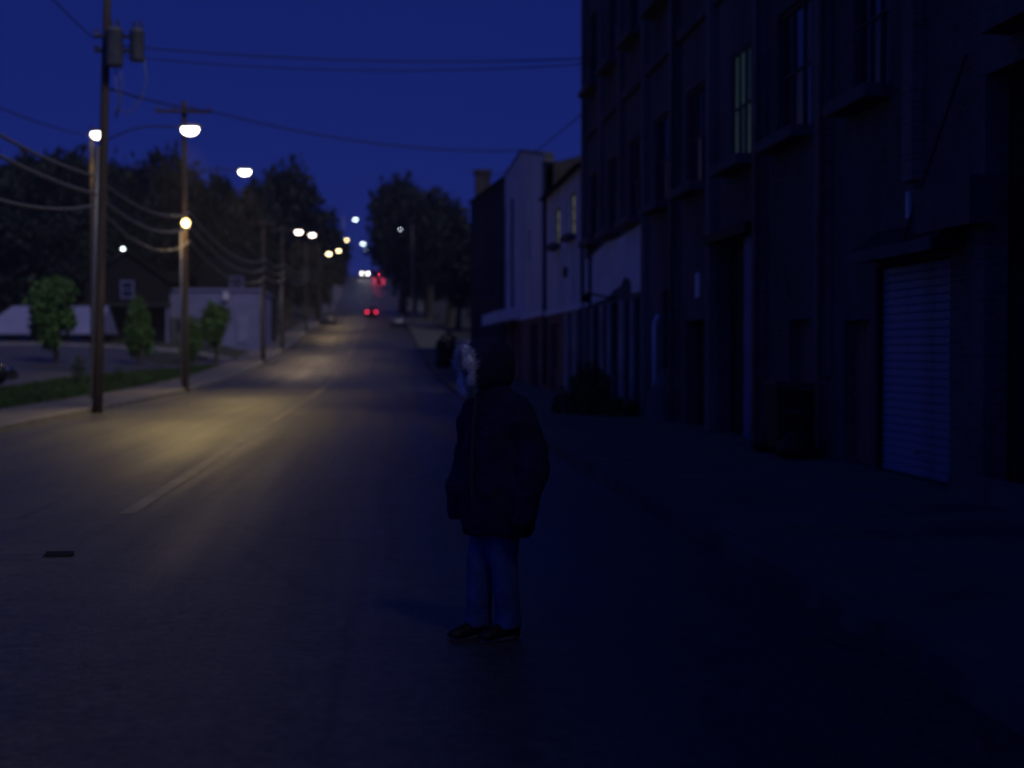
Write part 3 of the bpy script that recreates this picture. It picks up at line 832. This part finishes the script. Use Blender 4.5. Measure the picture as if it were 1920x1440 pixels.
M_SKYW = mat('dark_wire', (0.02, 0.02, 0.022), 0.6, 0.1, 5)
def wire(label, pts, sags, r=.022):
    path = []
    for (a, b), s in zip(zip(pts[:-1], pts[1:]), sags):
        a, b = Vector(a), Vector(b)
        for k in range(13):
            t = k / 12
            if path and k == 0:
                continue
            p = a.lerp(b, t); p.z -= 4 * s * t * (1 - t)
            path.append(p)
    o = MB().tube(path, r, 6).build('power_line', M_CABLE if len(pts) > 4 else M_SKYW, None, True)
    return tag(o, label, 'wire', 'overhead wires')
pd = [22.8, 43.8, 64.6, 106, 126, 164, 199]
def along(zs, dx):
    return [(PX + dx, d, P(d) + z) for d, z in zip(pd, zs)]
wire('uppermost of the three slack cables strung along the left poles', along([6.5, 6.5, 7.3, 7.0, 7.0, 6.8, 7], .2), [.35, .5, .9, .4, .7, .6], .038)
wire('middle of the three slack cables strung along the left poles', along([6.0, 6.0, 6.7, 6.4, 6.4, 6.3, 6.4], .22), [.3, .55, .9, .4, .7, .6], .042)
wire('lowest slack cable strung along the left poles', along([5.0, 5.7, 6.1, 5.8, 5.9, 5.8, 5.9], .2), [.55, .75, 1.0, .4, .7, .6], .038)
wire('thin power wire crossing the sky from the transformers to the factory', [(PX + .9, 43.7, 10.1), (fx, 46.5, 10.5)], [.25], .02)
wire('second thin wire crossing the sky just below the first', [(PX + .9, 43.9, 9.85), (fx, 44.5, 10.0)], [.32], .016)
wire('dark wire sagging from the second pole to the pale stained building', [(PX + .5, 43.8, 8.95), (PX + 1.1, 64.5, 11.5), (fx, 69.7, 10.7)], [.1, .5], .03)
wire('thin wire from the dark chimney building to the factory corner', [(fx + .3, 104, 13.2), (fx - .1, 48.6, 9.2)], [.35], .02)
wire('primary wire entering the sky from the upper left to the transformers', [(PX - .3, 22.8, 11.3), (PX + .15, 43.8, 10.3)], [.3], .018)
wire('wire from beyond the left edge to the slim lamp pole', [(PX - .8, 22.8, 6.9), (-13.95, 76, 12.0)], [.4], .022)

# ------------------------------------------------------------------ trees
def crown_mesh(seed, nl, leaf, lobes=15, cone=False):
    r = np.random.default_rng(seed)
    ctr = []
    for k in range(lobes):
        a = r.uniform(0, 2 * math.pi); zz = r.uniform(-.75, .8)
        rad = (1 - (zz + 1) / 2.1 if cone else math.sqrt(max(0, 1 - zz * zz))) * r.uniform(.25, .72)
        ctr.append((rad * math.cos(a), rad * math.sin(a), zz * .72, r.uniform(.24, .44)))
    ctr = np.array(ctr)
    idx = r.integers(0, lobes, nl)
    v = r.normal(size=(nl, 3)); v /= np.linalg.norm(v, axis=1)[:, None]
    rad = ctr[idx, 3] * (r.uniform(.35, 1.0, nl) ** .5) * (1 + .18 * r.normal(size=nl))
    c = ctr[idx, :3] + v * rad[:, None]
    u = r.normal(size=(nl, 3)); u /= np.linalg.norm(u, axis=1)[:, None]
    w = np.cross(u, r.normal(size=(nl, 3))); w /= np.linalg.norm(w, axis=1)[:, None]
    s = leaf * r.uniform(.6, 1.35, nl)[:, None]
    p = np.stack([c - u * s, c + w * s * .55, c + u * s, c - w * s * .55], 1).reshape(-1, 3)
    me = bpy.data.meshes.new('crown')
    me.from_pydata(p.tolist(), [], [(4 * i, 4 * i + 1, 4 * i + 2, 4 * i + 3) for i in range(nl)])
    return me
CROWNS = [crown_mesh(s, 5200, .075, 19) for s in (1, 2, 3)]
for m_ in CROWNS:
    m_.materials.append(M_LEAFD)
SMALL = [crown_mesh(s, 3600, .085, 13) for s in (5, 6)] + [crown_mesh(8, 3600, .08, 16, True)]
for m_ in SMALL:
    m_.materials.append(M_LEAFG)

def trunk_mesh(seed, mat_):
    r = random.Random(seed)
    o = MB()
    o.tube([(0, 0, -.02), (.01, 0, .2), (-.01, .01, .45), (0, 0, .75)], [.035, .026, .02, .008], 8)
    for k in range(6):
        a = r.uniform(0, 6.28); z = .28 + .07 * k
        L_ = r.uniform(.18, .3)
        o.tube([(0, 0, z), (L_ * .5 * math.cos(a), L_ * .5 * math.sin(a), z + .09), (L_ * math.cos(a), L_ * math.sin(a), z + .22)], [.013, .009, .003], 6)
    me = bpy.data.meshes.new('trunk'); me.from_pydata(o.v, [], o.f); me.materials.append(mat_)
    return me
TRUNKS = [trunk_mesh(s, M_BARK) for s in (1, 2, 3)]

tcount = 0
def tree(label, x, d, top, rx, small=None, z=None, low=.18, group=None, cat='tree', name='tree', dense=True):
    """top: height of the crown's top above the ground"""
    global tcount
    tcount += 1
    z = G(x, d) - .1 if z is None else z
    t = thing(name, label, cat, (x, d, z), 0, group)
    tr = bpy.data.objects.new('trunk', TRUNKS[tcount % 3]); C.objects.link(tr); tr.parent = t
    tr.scale = (top * 1.0, top * 1.0, top)
    me = CROWNS[tcount % 3] if small is None else SMALL[small]
    cr_ = bpy.data.objects.new('crown', me); C.objects.link(cr_); cr_.parent = t
    hz_ = top * (1 - low) / 2
    cr_.location = (0, 0, top - hz_)
    cr_.scale = (rx, rx, hz_ * 1.02)
    cr_.rotation_euler = (0, 0, tcount * 1.7)
    return t
GH = 'trees on the left hillside'
for lab, x, d, top, rx in [
    ('tall dark tree at the far left edge of the hillside', -36.5, 153, 17, 6.0),
    ('broad dark tree left of the slim lamp pole on the hillside', -35.7, 168, 18, 6.0),
    ('dark tree crown rising behind the nearest transformer pole', -29, 153, 17.5, 5.0),
    ('dark tree crown just right of the nearest utility pole', -26.4, 162, 18, 4.8),
    ('highest dark crown between the first and second poles', -24.0, 172, 20, 4.2),
    ('dark crown rising behind the second pole lamp', -20.8, 167, 17, 4.0),
    ('dark crown right of the second utility pole', -18.8, 177, 17.6, 4.2),
    ('dark crown below the third lamp over the road', -15.6, 182, 17.2, 4.4),
    ('large round tree on the left slope just past the third lamp', -11.6, 187, 20, 5.0),
    ('tree stepping down the slope right of the large round tree', -8.9, 211, 16.5, 4.2),
    ('farthest small tree on the left side of the hill road', -9.4, 262, 13.5, 4.0),
    ('low leafy tree behind the pale roofed shed', -32, 138, 10.5, 4.8),
    ('low leafy tree behind the leafy street tree', -27.6, 142, 11.5, 4.6),
    ('low leafy tree above the trimmed house', -22.2, 146, 11, 4.2),
    ('low leafy tree above the left end of the pale hall', -18.6, 148, 10.5, 3.8),
    ('low leafy tree above the right end of the pale hall', -15.0, 156, 11, 3.8),
    ('low tree overhanging the left sidewalk past the hall', -12.0, 168, 10, 3.4),
    ('low tree under the distant yellow lamps', -11.0, 226, 9.6, 3.2),
    ('dark wide tree filling the left edge below the cables', -38, 144, 12, 5.5),
    ('bushy tree at the foot of the left hillside', -24.5, 132, 7.5, 3.4)]:
    tree(lab, x, d, top, rx, group=GH, low=.08)
GR = 'trees over the right side of the hill road'
for lab, x, d, top, rx in [
    ('tall tree leaning over the hill road from the right', 2.6, 222, 21, 5.6),
    ('broad dark tree beside the leaning tree on the right', 6.2, 212, 19.3, 5.6),
    ('dark tree close behind the chimney building', 8.0, 190, 16, 4.4),
    ('low dark tree under the leaning tree', 4.6, 236, 13.5, 4.8),
    ('low dark tree in the middle of the right hand trees', 6.2, 226, 12.8, 5.0),
    ('low dark tree beside the chimney building roofline', 8.4, 176, 10.2, 3.8),
    ('dark tree behind the dim pale house', 11.5, 168, 12, 4.5),
    ('small tree at the crest on the right of the road', 6.5, 300, 12, 5)]:
    tree(lab, x, d, top, rx, group=GR, low=.12)
GS = 'young street trees round the side street'
tree('rounded leafy street tree on the far kerb in front of the shed', -18.0, 87, 4.9, 2.0, 0, group=GS, low=.07)
tree('conical street tree in front of the trimmed house', -14.1, 91, 4.1, 1.35, 2, group=GS, low=.0)
tree('narrow street tree right behind the second utility pole', -11.7, 96, 3.2, 1.1, 2, group=GS, low=.0)
tree('round headed street tree in front of the pale hall', -11.0, 103, 4.1, 1.4, 1, group=GS, low=.2)

def shrub(label, x, d, h, r, nl=500, leaf=.1, m=M_LEAFW, z=None, name='shrub', group=None):
    t = thing(name, label, 'shrub', (x, d, (G(x, d) if z is None else z)), 0, group)
    rr = random.Random(int(x * 100 + d))
    o = MB()
    for k in range(nl):
        a = rr.uniform(0, 6.28); q = rr.random() ** .5 * r; zz = rr.random() * h * (1 - .35 * (q / r) ** 2)
        c = Vector((q * math.cos(a), q * math.sin(a), zz))
        u = Vector((rr.gauss(0, 1), rr.gauss(0, 1), rr.gauss(0, 1.2))).normalized() * leaf
        w = u.cross(Vector((rr.gauss(0, 1), rr.gauss(0, 1), rr.gauss(0, 1)))).normalized() * leaf * .4
        o.add([c - u, c + w, c + u, c - w], [(0, 1, 2, 3)])
    o.build('foliage', m, t)
    s = MB()
    for k in range(5):
        a = rr.uniform(0, 6.28)
        s.tube([(0, 0, -.05), (r * .3 * math.cos(a), r * .3 * math.sin(a), h * .4), (r * .6 * math.cos(a), r * .6 * math.sin(a), h * .85)], [.02, .014, .005], 5)
    s.build('stem', M_BARK, t)
    return t
shrub('slender young shrub on the verge right of the nearest pole', -12.7, 66, 1.35, .35, 260, .09)
shrub('small low shrub on the verge between the two poles', -11.9, 71, .8, .3, 160, .08)
shrub('dark upright bush on the right sidewalk behind the person', 3.95, 96, 2.15, .75, 900, .14, M_LEAFD, P(96) + .1)
for k, (x, d, h, r) in enumerate([(4.9, 38.6, .75, .7), (5.5, 40.2, 1.1, .6), (5.3, 37.5, .5, .6), (5.7, 42.5, 1.3, .55), (5.6, 36.5, .45, .45), (5.9, 45.0, 1.0, .5)]):
    shrub(['low spreading weed clump nearest the road by the pale piers', 'tall weed clump in the middle of the pale piers', 'small weed clump at the near end of the pier row', 'tallest weed clump against the pale piers', 'smallest weed tuft by the white vent pipe', 'weed clump at the far end of the pier row'][k], x, d, h, r, 420, .10, M_LEAFW, .1, 'weed_clump', 'weeds along the factory wall')

# ------------------------------------------------------------------ things on the right walk
def bollard(label, x, d, h, lean, m):
    t = thing('fence_post', label, 'post', (x, d, .1), 0, 'old posts by the weeds')
    MB().tube([(0, 0, -.1), (lean * .5, 0, h * .5), (lean, 0, h)], [.06, .055, .05], 8).build('post', m, t, True)
    MB().lathe([(.052, 0), (.06, .02), (.04, .06), (.005, .07)], (lean, 0, h - .005), 8).build('cap', M_DSTEEL, t, True)
bollard('dark leaning post standing among the tall weeds', 5.3, 39.3, 1.35, .1, M_BLACK)
bollard('short pale post at the near end of the weeds', 5.7, 36.2, .95, -.03, M_SILL)
bollard('thin pale post beside the short pale post', 5.5, 37.0, 1.0, .04, M_SILL)
bollard('pale post at the far end of the weeds', 5.5, 43.8, 1.2, .02, M_SILL)

db = thing('waste_bin', 'dark wheeled waste bin against the factory wall near the boarded opening', 'bin', (6.02, 22.6, .1))
db.scale = (.62, .42, .92)
o = MB()
sec = [(-.42, .15), (.42, .15), (.47, 1.05), (-.47, 1.15)]
o.loft([[(x, -.85, z) for x, z in sec], [(x, .85, z) for x, z in sec]])
o.build('bin_body', M_BLACK, db)
for s in (-1, 1):
    MB().add([(-.5, s * .02, 1.17), (.49, s * .02, 1.09), (.49, s * .88, 1.09), (-.5, s * .88, 1.17), (-.5, s * .02, 1.22), (.49, s * .02, 1.18), (.49, s * .88, 1.18), (-.5, s * .88, 1.22)],
             [(3, 2, 1, 0), (4, 5, 6, 7), (0, 1, 5, 4), (1, 2, 6, 5), (2, 3, 7, 6), (3, 0, 4, 7)]).build('lid', M_DSTEEL, db)
for x in (-.33, .33):
    for y in (-.7, .7):
        MB().lathe([(.02, -.03), (.07, -.03), (.075, 0), (.07, .03), (.02, .03)], (x, y, .075), 10, 'x').build('wheel', M_TYRE, db)
for y in (-.86, .86):
    MB().box(-.3, .3, y - .02, y + .02, .7, .78).build('lift_pocket', M_DSTEEL, db)
def bag(label, x, d, r, h):
    t = thing('rubbish_bag', label, 'bag', (x, d, .1), random.uniform(0, 6), 'rubbish bags by the container')
    rings = []
    for q, w in ((0, .6), (.1, .95), (.3, 1.05), (.55, .9), (.75, .55), (.85, .18), (.9, .12), (1.0, .25)):
        rings.append([(r * w * (1 + .12 * math.sin(3 * a + q * 5) + .06 * math.sin(7 * a)) * math.cos(a), r * w * (1 + .1 * math.cos(2 * a + q * 4)) * math.sin(a), h * q) for a in [k * math.pi / 8 for k in range(16)]])
    b_ = MB().loft(rings[:6]).build('sack', M_BLACK, t, True)
    MB().loft(rings[5:]).build('knot', M_BLACK, b_, True)
bag('larger black rubbish bag at the near end of the waste bin', 5.95, 21.9, .3, .5)
bag('smaller black rubbish bag behind the waste bin by the loading door', 5.95, 23.4, .3, .45)

tr_ = box(-.1, .1, -.04, .04, 0, .02)
tr_.add([(-.13, -.05, .001), (.12, -.045, .001), (.11, .05, .03), (-.1, .045, .035)], [(0, 1, 2, 3)])
sc_ = tr_.build('road_scrap', M_BLACK)
sc_.location = (-2.62, 12.75, .004); sc_.rotation_euler = (0, 0, .1)
tag(sc_, 'small flat black scrap lying on the centre line of the near road', 'litter')

# ------------------------------------------------------------------ cars
def car(label, x, d, rz, paint, z=None, head=0.0, tail=0.0, style='sedan'):
    z = crown_z(0, x, d) if z is None else z
    t = thing('parked_car' if not (head or tail) else 'car', label, 'car', (x, d, z), rz)
    # local: length along Y, front at -Y
    st = [(-2.2, .62, .38, .62), (-2.1, .80, .25, .74), (-1.5, .87, .22, .86), (-.7, .89, .2, .95), (.3, .89, .2, .97), (1.3, .88, .22, .98), (1.95, .83, .26, .95), (2.15, .70, .40, .82)]
    rings = []
    for y, w, zb, zt in st:
        rings.append([(-w * .9, y, zb), (-w, y, zb + .12), (-w, y, zb + (zt - zb) * .6), (-w * .93, y, zt - .03), (-w * .6, y, zt), (w * .6, y, zt), (w * .93, y, zt - .03), (w, y, zb + (zt - zb) * .6), (w, y, zb + .12), (w * .9, y, zb)])
    MB().loft(rings).build('body', paint, t, True)
    cb = [(-.95, .78, .95, .955), (-.25, .70, .95, 1.38), (.25, .69, .95, 1.45), (1.0, .68, .95, 1.40), (1.75, .74, .95, .965)]
    rings = [[(-w, y, zb), (-w * .95 if zt > 1 else -w, y, zb + (zt - zb) * .5), (-w * .82, y, zt - .02), (-w * .6, y, zt), (w * .6, y, zt), (w * .82, y, zt - .02), (w * .95 if zt > 1 else w, y, zb + (zt - zb) * .5), (w, y, zb)] for y, w, zb, zt in cb]
    MB().loft(rings).build('cabin', paint, t, True)
    MB().add([(-.70, -.93, .985), (.70, -.93, .985), (.56, -.30, 1.36), (-.56, -.30, 1.36)], [(0, 1, 2, 3)]).build('windshield', M_GLASS, t)
    MB().add([(-.62, 1.72, 1.0), (.62, 1.72, 1.0), (.54, 1.08, 1.37), (-.54, 1.08, 1.37)], [(3, 2, 1, 0)]).build('rear_window', M_GLASS, t)
    for s in (-1, 1):
        q = [(s * .775, -.6, 1.0), (s * .735, .3, 1.0), (s * .60, .3, 1.41), (s * .625, -.22, 1.36)]
        q2 = [(s * .735, .36, 1.0), (s * .745, 1.3, 1.0), (s * .60, .95, 1.37), (s * .60, .36, 1.41)]
        for qq in (q, q2):
            MB().add([(a + s * .03, b, c) for a, b, c in qq], [(0, 1, 2, 3)]).build('side_window', M_GLASS, t)
        MB().box(s * .9 - .09, s * .9 + .09, -.62, -.5, .98, 1.1).build('mirror', paint, t)
        hl = MB().lathe([(.01, -.03), (.11, -.03), (.12, 0), (.09, .03), (.01, .035)], (0, 0, 0), 10, 'x')
        hl.v = [(v[1] + s * .62, -2.14 - v[0], v[2] * .8 + .62) for v in hl.v]
        hl.build('headlight', lamp_mat('headlight_on', (1, .93, .88), 90) if head else M_CHROME, t)
        MB().box(s * .62 - .14, s * .62 + .14, 2.08, 2.17, .70, .84).build('taillight', lamp_mat('taillight_on_%d' % tail, (1, .03, .08), tail) if tail else mat('taillight_off', (.25, .02, .02), .3), t)
        for y in (-1.4, 1.35):
            w_ = MB().lathe([(.2, -.1), (.30, -.1), (.325, -.06), (.325, .06), (.30, .1), (.2, .1)], (s * .8, y, .325), 16, 'x').build('wheel', M_TYRE, t, True)
            MB().lathe([(.02, -.085), (.19, -.085), (.2, 0), (.19, .085), (.02, .085)], (s * .815, y, .325), 12, 'x').build('rim', M_RIM, w_)
    MB().box(-.7, .7, -2.24, -2.12, .3, .44).build('bumper', M_DSTEEL, t)
    MB().box(-.72, .72, 2.1, 2.22, .32, .5).build('bumper', M_DSTEEL, t)
    MB().box(-.26, .26, 2.165, 2.18, .55, .67).build('number_plate', M_SIGNW, t)
    return t
PB = mat('black_car_paint', (.012, .012, .014), .25, .1, 3, spec=.6)
PG = mat('silver_car_paint', (.28, .29, .31), .35, .08, 3, metal=.4, spec=.6)
PR = mat('dark_red_car_paint', (.10, .015, .02), .3, .1, 3, spec=.6)
PBL = mat('dark_blue_car_paint', (.02, .03, .06), .3, .1, 3, spec=.6)
car('black car nosing in at the left edge on the side street', -16.2, 60, R(90), PB, z=G(-16, 60) + .03)
car('dark car parked by the left kerb of the hill road', -6.9, 196, R(0), PBL, z=None)
car('red car with glowing tail lights climbing the hill', -2.3 + .55, 224, R(180), PR, tail=7)
car('silver car parked by the right kerb of the hill road', 1.75, 184, R(180), PG)
car('car with white headlights coming over the crest', -4.05, 336, R(0), PBL, head=1)
car('car with bright red tail lights at the crest', -1.1, 334, R(180), PR, tail=300)

# ------------------------------------------------------------------ the person in the road
M_SKIN = mat('skin', (.36, .24, .19), .6, .1, 8)
M_COAT = mat('dark_coat_cloth', (.012, .015, .045), .9, .3, 6, .5, 22)
M_JEAN = mat('blue_denim', (.06, .09, .24), .9, .35, 7, .5, 60)
M_FUR = mat('pale_fur', (.75, .73, .71), .95, .3, 20)
M_SHOE = mat('dark_leather', (.015, .014, .014), .5, .2, 6)
M_SOLE = mat('pale_sole', (.10, .10, .10), .8, .2, 6)
M_EYE = mat('eye', (.3, .3, .3), .2, .2, 10)
TH = R(-52)
per = thing('person', 'person in bulky dark hooded coat and blue jeans standing in the road', 'person', (.665, 9.06, crown_z(0, .67, 9.06)), TH)
# local frame: faces -Y, image-right is +X
def skin_body():
    V, E, Rr = [], [], []
    def add(p, r, par=None):
        V.append(p); Rr.append(r if isinstance(r, tuple) else (r, r))
        if par is not None:
            E.append((par, len(V) - 1))
        return len(V) - 1
    pel = add((0, 0, .93), (.14, .11))
    sp = add((0, .0, 1.10), (.13, .10), pel)
    che = add((0, -.02, 1.28), (.13, .10), sp)
    nb = add((0, -.05, 1.45), (.065, .065), che)
    nk = add((0, -.08, 1.50), (.055, .06), nb)
    j = add((-.01, -.115, 1.55), (.062, .075), nk)
    hm = add((-.015, -.12, 1.62), (.075, .092), j)
    ht = add((-.015, -.105, 1.69), (.066, .08), hm)
    for s in (-1, 1):
        sh_ = add((s * .15, -.02, 1.33), .05, che)
        el = add((s * .24, .02, 1.10), .042, sh_)
        wr = add((s * .26, -.05, .84), .030, el)
        pa = add((s * .262, -.07, .77), (.022, .038), wr)
        pb = add((s * .262, -.078, .735), (.020, .040), pa)
        for k, (dy, L_) in enumerate(((-.032, .062), (-.011, .072), (.011, .068), (.031, .052))):
            f0 = add((s * .262, -.078 + dy, .718), .0075, pb)
            f1 = add((s * .256, -.084 + dy, .718 - L_ * .5), .007, f0)
            add((s * .246, -.086 + dy, .718 - L_ * .95), .0065, f1)
        t0 = add((s * .252, -.098, .755), .010, pa)
        t1 = add((s * .248, -.103, .73), .009, t0)
        add((s * .247, -.103, .706), .008, t1)
        hp = add((s * .07, 0, .86), .075, pel)
        kn = add((s * .075, -.02 - .045 * (s < 0), .48), .048, hp)
        an = add((s * .08, -.09 * (s < 0) + .015, .10), .036, kn)
        add((s * .082, -.09 * (s < 0) - .10, .05), (.020, .016), an)
    V = [(x, -.06 + (y + .06) * .7 if abs(x) > .2 and z < .83 else y, z) for x, y, z in V]
    V = [(x * (.98 if abs(x) > .2 else .92), y, z + (.06 if abs(x) > .2 and z < .9 else 0)) for x, y, z in V]
    me = bpy.data.meshes.new('body')
    me.from_pydata(V, E, [])
    o = bpy.data.objects.new('body', me); C.objects.link(o); o.parent = per
    md = o.modifiers.new('skin', 'SKIN')
    md.use_smooth_shade = True
    sv = me.skin_vertices[0].data
    for i, r in enumerate(Rr):
        sv[i].radius = r
        sv[i].use_root = (i == 0)
    o.modifiers.new('sub', 'SUBSURF').levels = 2
    o.modifiers['sub'].render_levels = 2
    me.materials.append(M_SKIN)
    return o
body = skin_body()
# face
for s in (-1, 1):
    MB().lathe([(.001, -.012), (.009, -.008), (.012, 0), (.009, .008), (.001, .012)], (-.015 + s * .03, -.203, 1.632), 10).build('eye', M_EYE, body, True)
    MB().loft([[(-.015 + s * (.088 + k * .012), -.10 + (.02 - k * .004) * math.cos(a), 1.615 + (.033 - k * .006) * math.sin(a)) for a in [q * math.pi / 5 for q in range(10)]] for k in range(2)]).build('ear', M_SKIN, body, True)
MB().loft([[(-.015 - .009, -.20, 1.635), (-.015 + .009, -.20, 1.635), (-.015, -.215, 1.637)], [(-.015 - .018, -.195, 1.592), (-.015 + .018, -.195, 1.592), (-.015, -.232, 1.598)], [(-.015 - .01, -.195, 1.582), (-.015 + .01, -.195, 1.582), (-.015, -.21, 1.584)]]).build('nose', M_SKIN, body, True)
MB().box(-.04, .01, -.207, -.19, 1.556, 1.566).build('mouth', mat('lips', (.25, .10, .09), .6), body)

def ell(cx, cy, z, a, b, n=22, ph=0, wob=0.0):
    return [(cx + a * (1 + wob * math.sin(5 * t + ph)) * math.cos(t), cy + b * (1 + wob * math.cos(4 * t + ph * 2)) * math.sin(t), z) for t in [2 * math.pi * k / n for k in range(n)]]
ct = MB()
ct.loft([ell(0, .0, .615, .225, .18, ph=1, wob=.04), ell(0, .0, .66, .25, .195, ph=1.4, wob=.035), ell(0, .01, .80, .255, .205, ph=2, wob=.025), ell(0, .01, .95, .245, .20, ph=3, wob=.03), ell(0, 0, 1.10, .23, .19, ph=4, wob=.025), ell(0, -.01, 1.25, .215, .175, ph=5, wob=.02), ell(0, -.02, 1.35, .185, .155), ell(0, -.035, 1.43, .135, .13), ell(-.01, -.06, 1.50, .10, .115), ell(-.01, -.07, 1.54, .09, .105)])
def sleeve(s):
    path = [(s * .12, -.02, 1.40), (s * .17, -.01, 1.355), (s * .22, .0, 1.26), (s * .26, .03, 1.12), (s * .285, .01, .98), (s * .288, -.035, .86), (s * .278, -.06, .70)]
    rad = [.07, .088, .095, .095, .096, .09, .068]
    ct.tube(path, rad, 16)
for s in (-1, 1):
    sleeve(s)
coat = ct.build('coat', M_COAT, per, True)
rm = coat.modifiers.new('remesh', 'REMESH'); rm.mode = 'VOXEL'; rm.voxel_size = .014; rm.use_smooth_shade = True
cs = coat.modifiers.new('smooth', 'SMOOTH'); cs.iterations = 5
tx = bpy.data.textures.new('cloth_folds', 'CLOUDS'); tx.noise_scale = .13
dp_ = coat.modifiers.new('folds', 'DISPLACE'); dp_.texture = tx; dp_.strength = .05; dp_.mid_level = .5
# coat details: front zip line, pocket flaps, cuffs
MB().tube([(0, -.178, .66), (0, -.20, .85), (0, -.20, 1.05), (0, -.192, 1.25), (0, -.165, 1.42)], .009, 6).build('zip', M_DSTEEL, coat)
for s in (-1, 1):
    MB().box(s * .12 - .06, s * .12 + .06, -.205, -.18, .86, .90).build('pocket_flap', M_COAT, coat)
    MB().tube([(s * .279, -.058, .73), (s * .278, -.062, .705), (s * .276, -.066, .68)], [.062, .068, .056], 14).build('cuff', M_COAT, coat, True)
# hood, turned further to the left
hc = Vector((-.015, -.085, 1.605)); ha = R(-24)
fw = Vector((math.sin(ha), -math.cos(ha), -.12)).normalized(); sd_ = Vector((math.cos(ha), math.sin(ha), 0)); upv = sd_.cross(fw) * -1
if upv.z < 0:
    upv = -upv
rings = []
for u, r in ((-.17, .015), (-.165, .06), (-.14, .105), (-.09, .135), (-.02, .148), (.05, .145), (.10, .132), (.125, .118), (.115, .105), (.06, .118), (-.02, .128)):
    rings.append([hc + fw * u + sd_ * (r * .95 * math.cos(a)) + upv * (r * (1.08 if math.sin(a) > 0 else 1.25) * math.sin(a)) for a in [2 * math.pi * k / 24 for k in range(24)]])
hood = MB().loft(rings, True).build('hood', M_COAT, per, True)
fr = MB(); rf_ = random.Random(4)
for k in range(11000):
    a = rf_.uniform(0, 2 * math.pi); b = rf_.uniform(0, 2 * math.pi)
    base = hc + fw * .118 + sd_ * (.118 * .97 * math.cos(a)) + upv * (.118 * (1.1 if math.sin(a) > 0 else 1.27) * math.sin(a))
    rad = (sd_ * math.cos(a) + upv * math.sin(a))
    dr_ = (rad * math.cos(b) + fw * math.sin(b) * .9 + fw * .2 + Vector((rf_.gauss(0, .4), rf_.gauss(0, .4), rf_.gauss(0, .4)))).normalized()
    L_ = rf_.uniform(.016, .05) * (1 + .3 * math.sin(5 * a) + .2 * math.sin(11 * a)); w = rad.cross(fw).normalized() * .0015
    p0 = base + dr_ * .006
    fr.add([p0 - w, p0 + w, p0 + dr_ * L_], [(0, 1, 2)])
tor = []
for k in range(28):
    a = 2 * math.pi * k / 28
    rad = sd_ * math.cos(a) + upv * math.sin(a)
    cc = hc + fw * .122 + sd_ * (.115 * .97 * math.cos(a)) + upv * (.115 * (1.1 if math.sin(a) > 0 else 1.27) * math.sin(a))
    rr_ = .021 * (1 + .25 * math.sin(3 * a + 1) + .2 * math.sin(7 * a))
    tor.append([cc + rad * rr_ * math.cos(b) + fw * rr_ * math.sin(b) for b in [2 * math.pi * q / 8 for q in range(8)]])
fr.loft(tor + [tor[0]], False)
fur = fr.build('fur_trim', M_FUR, hood)
# jeans
jn = MB()
for s in (-1, 1):
    k_ = -.045 * (s < 0)
    jn.loft([ell(s * .06, 0, .93, .13, .135, ph=1), ell(s * .085, 0, .80, .11, .118, ph=2, wob=.02), ell(s * .09, -.01 + k_ * .3, .64, .096, .104, ph=3, wob=.03), ell(s * .09, -.02 + k_, .48, .082, .088, ph=1, wob=.04), ell(s * .092, -.005 + k_ * 1.5, .30, .078, .086, ph=5, wob=.04), ell(s * .095, .01 + k_ * 2, .14, .075, .086, ph=2, wob=.06), ell(s * .095, .005 + k_ * 2, .065, .08, .098, ph=4, wob=.05)])
jn.v = [(x * .84, y, z) for x, y, z in jn.v]
jeans = jn.build('jeans', M_JEAN, per, True)
rm = jeans.modifiers.new('remesh', 'REMESH'); rm.mode = 'VOXEL'; rm.voxel_size = .011; rm.use_smooth_shade = True
cs = jeans.modifiers.new('smooth', 'SMOOTH'); cs.iterations = 4
for s in (-1, 1):
    y0 = -.09 * (s < 0)
    def shoe_ring(y, w, h, zb):
        return [(s * .082 + w * math.cos(a), y + y0, zb + h * max(0, math.sin(a))) for a in [k * math.pi / 7 for k in range(8)]] + [(s * .082 - w * .95, y + y0, zb - .001), (s * .082 + w * .95, y + y0, zb - .001)]
    sh_ = MB().loft([shoe_ring(.085, .025, .05, .03), shoe_ring(.07, .038, .10, .025), shoe_ring(.0, .045, .11, .025), shoe_ring(-.08, .05, .075, .025), shoe_ring(-.15, .052, .055, .025), shoe_ring(-.19, .042, .042, .025), shoe_ring(-.212, .02, .028, .03)]).build('shoe', M_SHOE, per, True)
    MB().loft([[(s * .082 + w * math.cos(a), y0 - .06 + L_ * math.sin(a), z) for a in [2 * math.pi * k / 16 for k in range(16)]] for w, L_, z in ((.05, .148, .001), (.054, .154, .012), (.05, .148, .026))]).build('sole', M_SOLE, sh_)

# ------------------------------------------------------------------ night air
hm_ = bpy.data.materials.new('night_haze'); hm_.use_nodes = True
hn = hm_.node_tree; hn.nodes.clear()
ho = hn.nodes.new('ShaderNodeOutputMaterial'); hv = hn.nodes.new('ShaderNodeVolumePrincipled')
hv.inputs['Color'].default_value = (.85, .88, .95, 1); hv.inputs['Density'].default_value = HAZE; hv.inputs['Anisotropy'].default_value = .3
hn.links.new(hv.outputs[0], ho.inputs['Volume'])
hz_o = box(-1600, 1600, -60, 2700, -3, 62).build('haze', hm_)
tag(hz_o, 'thin night haze filling the street', 'haze', kind='stuff')
